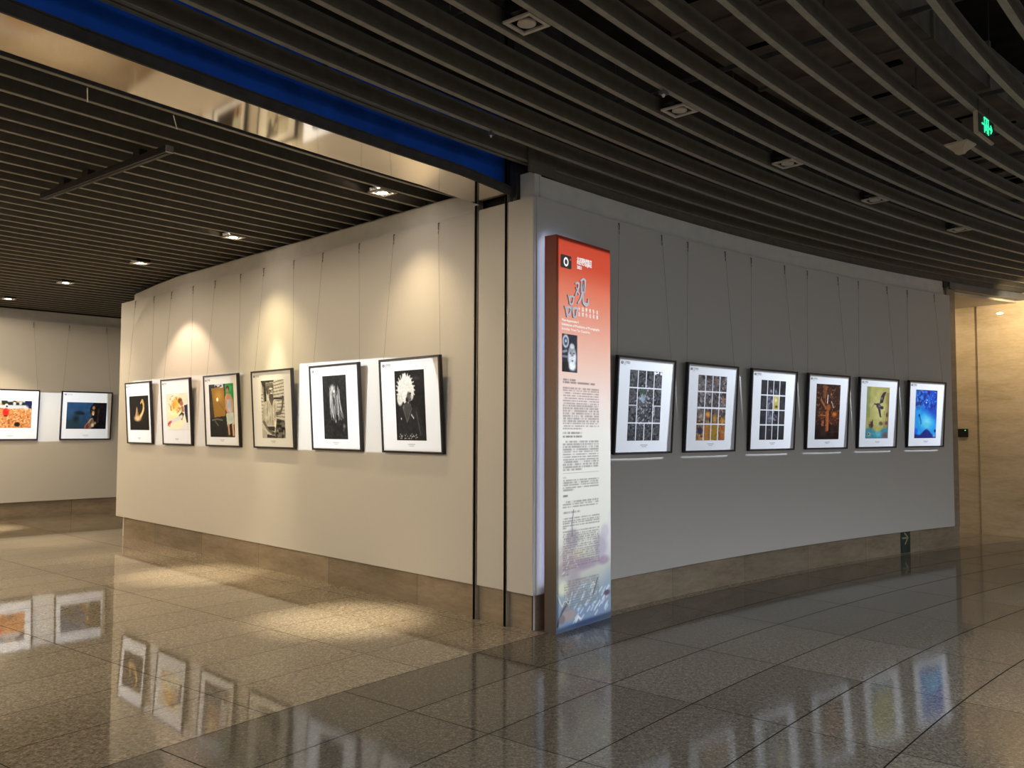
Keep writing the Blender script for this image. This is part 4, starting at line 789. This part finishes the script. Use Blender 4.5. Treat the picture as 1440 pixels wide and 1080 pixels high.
# unseen wide fill spots added across the gallery to raise its ambient light
for (r, th, q_) in ((33.6, 144.5, 75), (36.2, 144.5, 80), (38.9, 144.5, 70), (41.3, 144.5, 105), (41.4, 140.4, 120), (34, 148, 150), (39, 148, 140)):
    p = pol(r, th, ZL-.03); spot('lamp_and_fill_spot', p, (p[0], p[1], 0), q_, (1, .81, .56), 179, .15)
def projector(loc, corners, energy, col, rad=.004):
    """profile spotlight whose shutters cut the beam to the quadrilateral with these corners (seen from the lamp)"""
    c = sum((Vector(q) for q in corners), Vector())/len(corners); loc = Vector(loc)
    l = D.lights.new('profile_spotlight', 'SPOT'); l.energy = energy; l.color = col; l.shadow_soft_size = rad; l.spot_blend = .0
    o = D.objects.new('profile_spotlight', l); COL.objects.link(o); o.location = loc
    rot = (c-loc).to_track_quat('-Z', 'Y'); o.rotation_euler = rot.to_euler(); inv = rot.inverted()
    P2 = []
    for q in corners:
        v = inv @ (Vector(q)-loc); P2.append((v.x/-v.z, v.y/-v.z))
    l.spot_size = 2*max(math.atan(math.hypot(*p)) for p in P2)+.05
    ar = sum(P2[i][0]*P2[(i+1) % len(P2)][1]-P2[(i+1) % len(P2)][0]*P2[i][1] for i in range(len(P2)))
    if ar < 0: P2.reverse()
    l.use_nodes = True; nt = l.node_tree; em = nt.nodes.get('Emission')
    tc = N(nt, 'ShaderNodeTexCoord'); sp = N(nt, 'ShaderNodeSeparateXYZ'); L(nt, tc.outputs['Normal'], sp.inputs[0])
    az = M(nt, 'ABSOLUTE', sp.outputs[2]); X1 = M(nt, 'DIVIDE', sp.outputs[0], az); Y1 = M(nt, 'DIVIDE', sp.outputs[1], az)
    acc = None
    for i in range(len(P2)):
        (x1, y1), (x2, y2) = P2[i], P2[(i+1) % len(P2)]; ln_ = math.hypot(x2-x1, y2-y1) or 1; a_ = -(y2-y1)/ln_; b_ = (x2-x1)/ln_; cc = -(a_*x1+b_*y1)
        d = M(nt, 'ADD', M(nt, 'ADD', M(nt, 'MULTIPLY', X1, a_), M(nt, 'MULTIPLY', Y1, b_)), cc)
        d = M(nt, 'MULTIPLY', d, 300., clamp=True); acc = d if acc is None else M(nt, 'MULTIPLY', acc, d)
    L(nt, acc, em.inputs['Strength']); em.inputs['Color'].default_value = (1, 1, 1, 1)
    return o
COOL = (.82, .90, 1.)
def lrect(u0, u1, z0, z1): return [lw(u0, .05, z0), lw(u1, .05, z0), lw(u1, .05, z1), lw(u0, .05, z1)]
def arect(r, t0, t1, z0, z1, n=5):
    b = [pol(r, t0+(t1-t0)*i/(n-1), z0) for i in range(n)]; return b + [pol(r, t1+(t0-t1)*i/(n-1), z1) for i in range(n)]
projector(lw(9.4, 2.4, ZL-.1), lrect(8.05, 4.72, 1.36, 2.29), 420, COOL)
projector(lw(3.3, 2.4, 3.58), [lw(3.47, .05, 1.365), lw(.965, .05, 1.365), lw(.965, .05, 1.95), lw(1.04, .05, 2.22), lw(1.9, .05, 2.29), lw(3.47, .05, 2.31)], 400, COOL)
projector(pol(40.6, 138.5, ZL-.1), [pol(43.08, 138.6, 1.36), pol(43.08, 135.5, 1.36), pol(43.08, 135.5, 2.24), pol(43.08, 138.6, 2.24)], 380, COOL)
for k, (t0, t1) in enumerate(((135.808, 134.179), (133.791, 132.160), (131.682, 130.044), (129.605, 127.958), (127.556, 125.891), (125.431, 123.792))):
    tc_ = (t0+t1)/2-4.0; lp = pol(28.85, tc_, ZR-.02)
    # beam trimmed a touch larger than the frame, slipping under its lower edge
    q = [pol(31.09, t0+.04, 1.320), pol(31.09, t1+.17, 1.320), pol(30.97, t1+.0, 2.256), pol(30.97, t0-.0, 2.256)]
    projector(lp, q, (620, 500, 640, 560, 580, 700)[k], (.80, .87, 1.))
projector(pol(24.9, 134.5, 3.70), [(.37, 6.80, .03), (.84, 7.44, .03), (.84, 7.44, 3.14), (.37, 6.80, 3.14)], 1380, (.95, .96, 1.))
# passage downlights
for a_, b_, q_ in ((.9, -1.0, 70), (2.6, -1.0, 64), (-.9, -.6, 22)):
    p = cw(a_, b_, 3.50); spot('lamp_and_fill_spot', p, cw(a_, .0, 2.9), q_, (1, .80, .50), 148, .9, .05)
# unseen fill spots added behind the camera to brighten hall wall and slats
for r_, t_ in ((24.6, 126), (24.6, 132), (24.6, 138), (24.6, 144), (24.6, 150), (21.5, 129), (21.5, 136), (21.5, 143), (21.5, 150)):
    p = pol(r_, t_, 3.76); spot('lobby_fill_spot', p, (p[0], p[1], 0), 320, (.92, .96, 1.), 150, .7, .06)

# ------------------------------------------------------------------ world, camera, view
w = D.worlds.new('hall'); bpy.context.scene.world = w; w.use_nodes = True
bg = w.node_tree.nodes['Background']; nt = w.node_tree
tc = N(nt, 'ShaderNodeTexCoord'); sp = N(nt, 'ShaderNodeSeparateXYZ'); L(nt, tc.outputs['Generated'], sp.inputs[0])
L(nt, ramp(nt, M(nt, 'ADD', M(nt, 'MULTIPLY', sp.outputs[2], .5), .5), [(.40, (.12, .11, .10, 1)), (.5, (.70, .74, .80, 1)), (.8, (.70, .74, .80, 1))]), bg.inputs['Color']); bg.inputs['Strength'].default_value = 1.0
cam = D.cameras.new('camera'); co = D.objects.new('camera', cam); COL.objects.link(co)
cam.sensor_fit = 'HORIZONTAL'; cam.sensor_width = 36.; cam.lens = 36.*1205.95/1440; cam.clip_start = .05
p, r = .05272, .00335
f = Vector((0, math.cos(p), math.sin(p))); rt = Vector((1, 0, 0)); up = rt.cross(f)
a_ = rt*math.cos(r)+up*math.sin(r); b_ = -rt*math.sin(r)+up*math.cos(r)
Mx = Matrix((a_, b_, -f)).transposed().to_4x4(); Mx.translation = Vector((0, 0, 1.6)); co.matrix_world = Mx
sc = bpy.context.scene; sc.camera = co
sc.view_settings.view_transform = 'Standard'; sc.view_settings.look = 'None'; sc.view_settings.gamma = 1; sc.view_settings.exposure = .35; sc.view_settings.use_curve_mapping = False
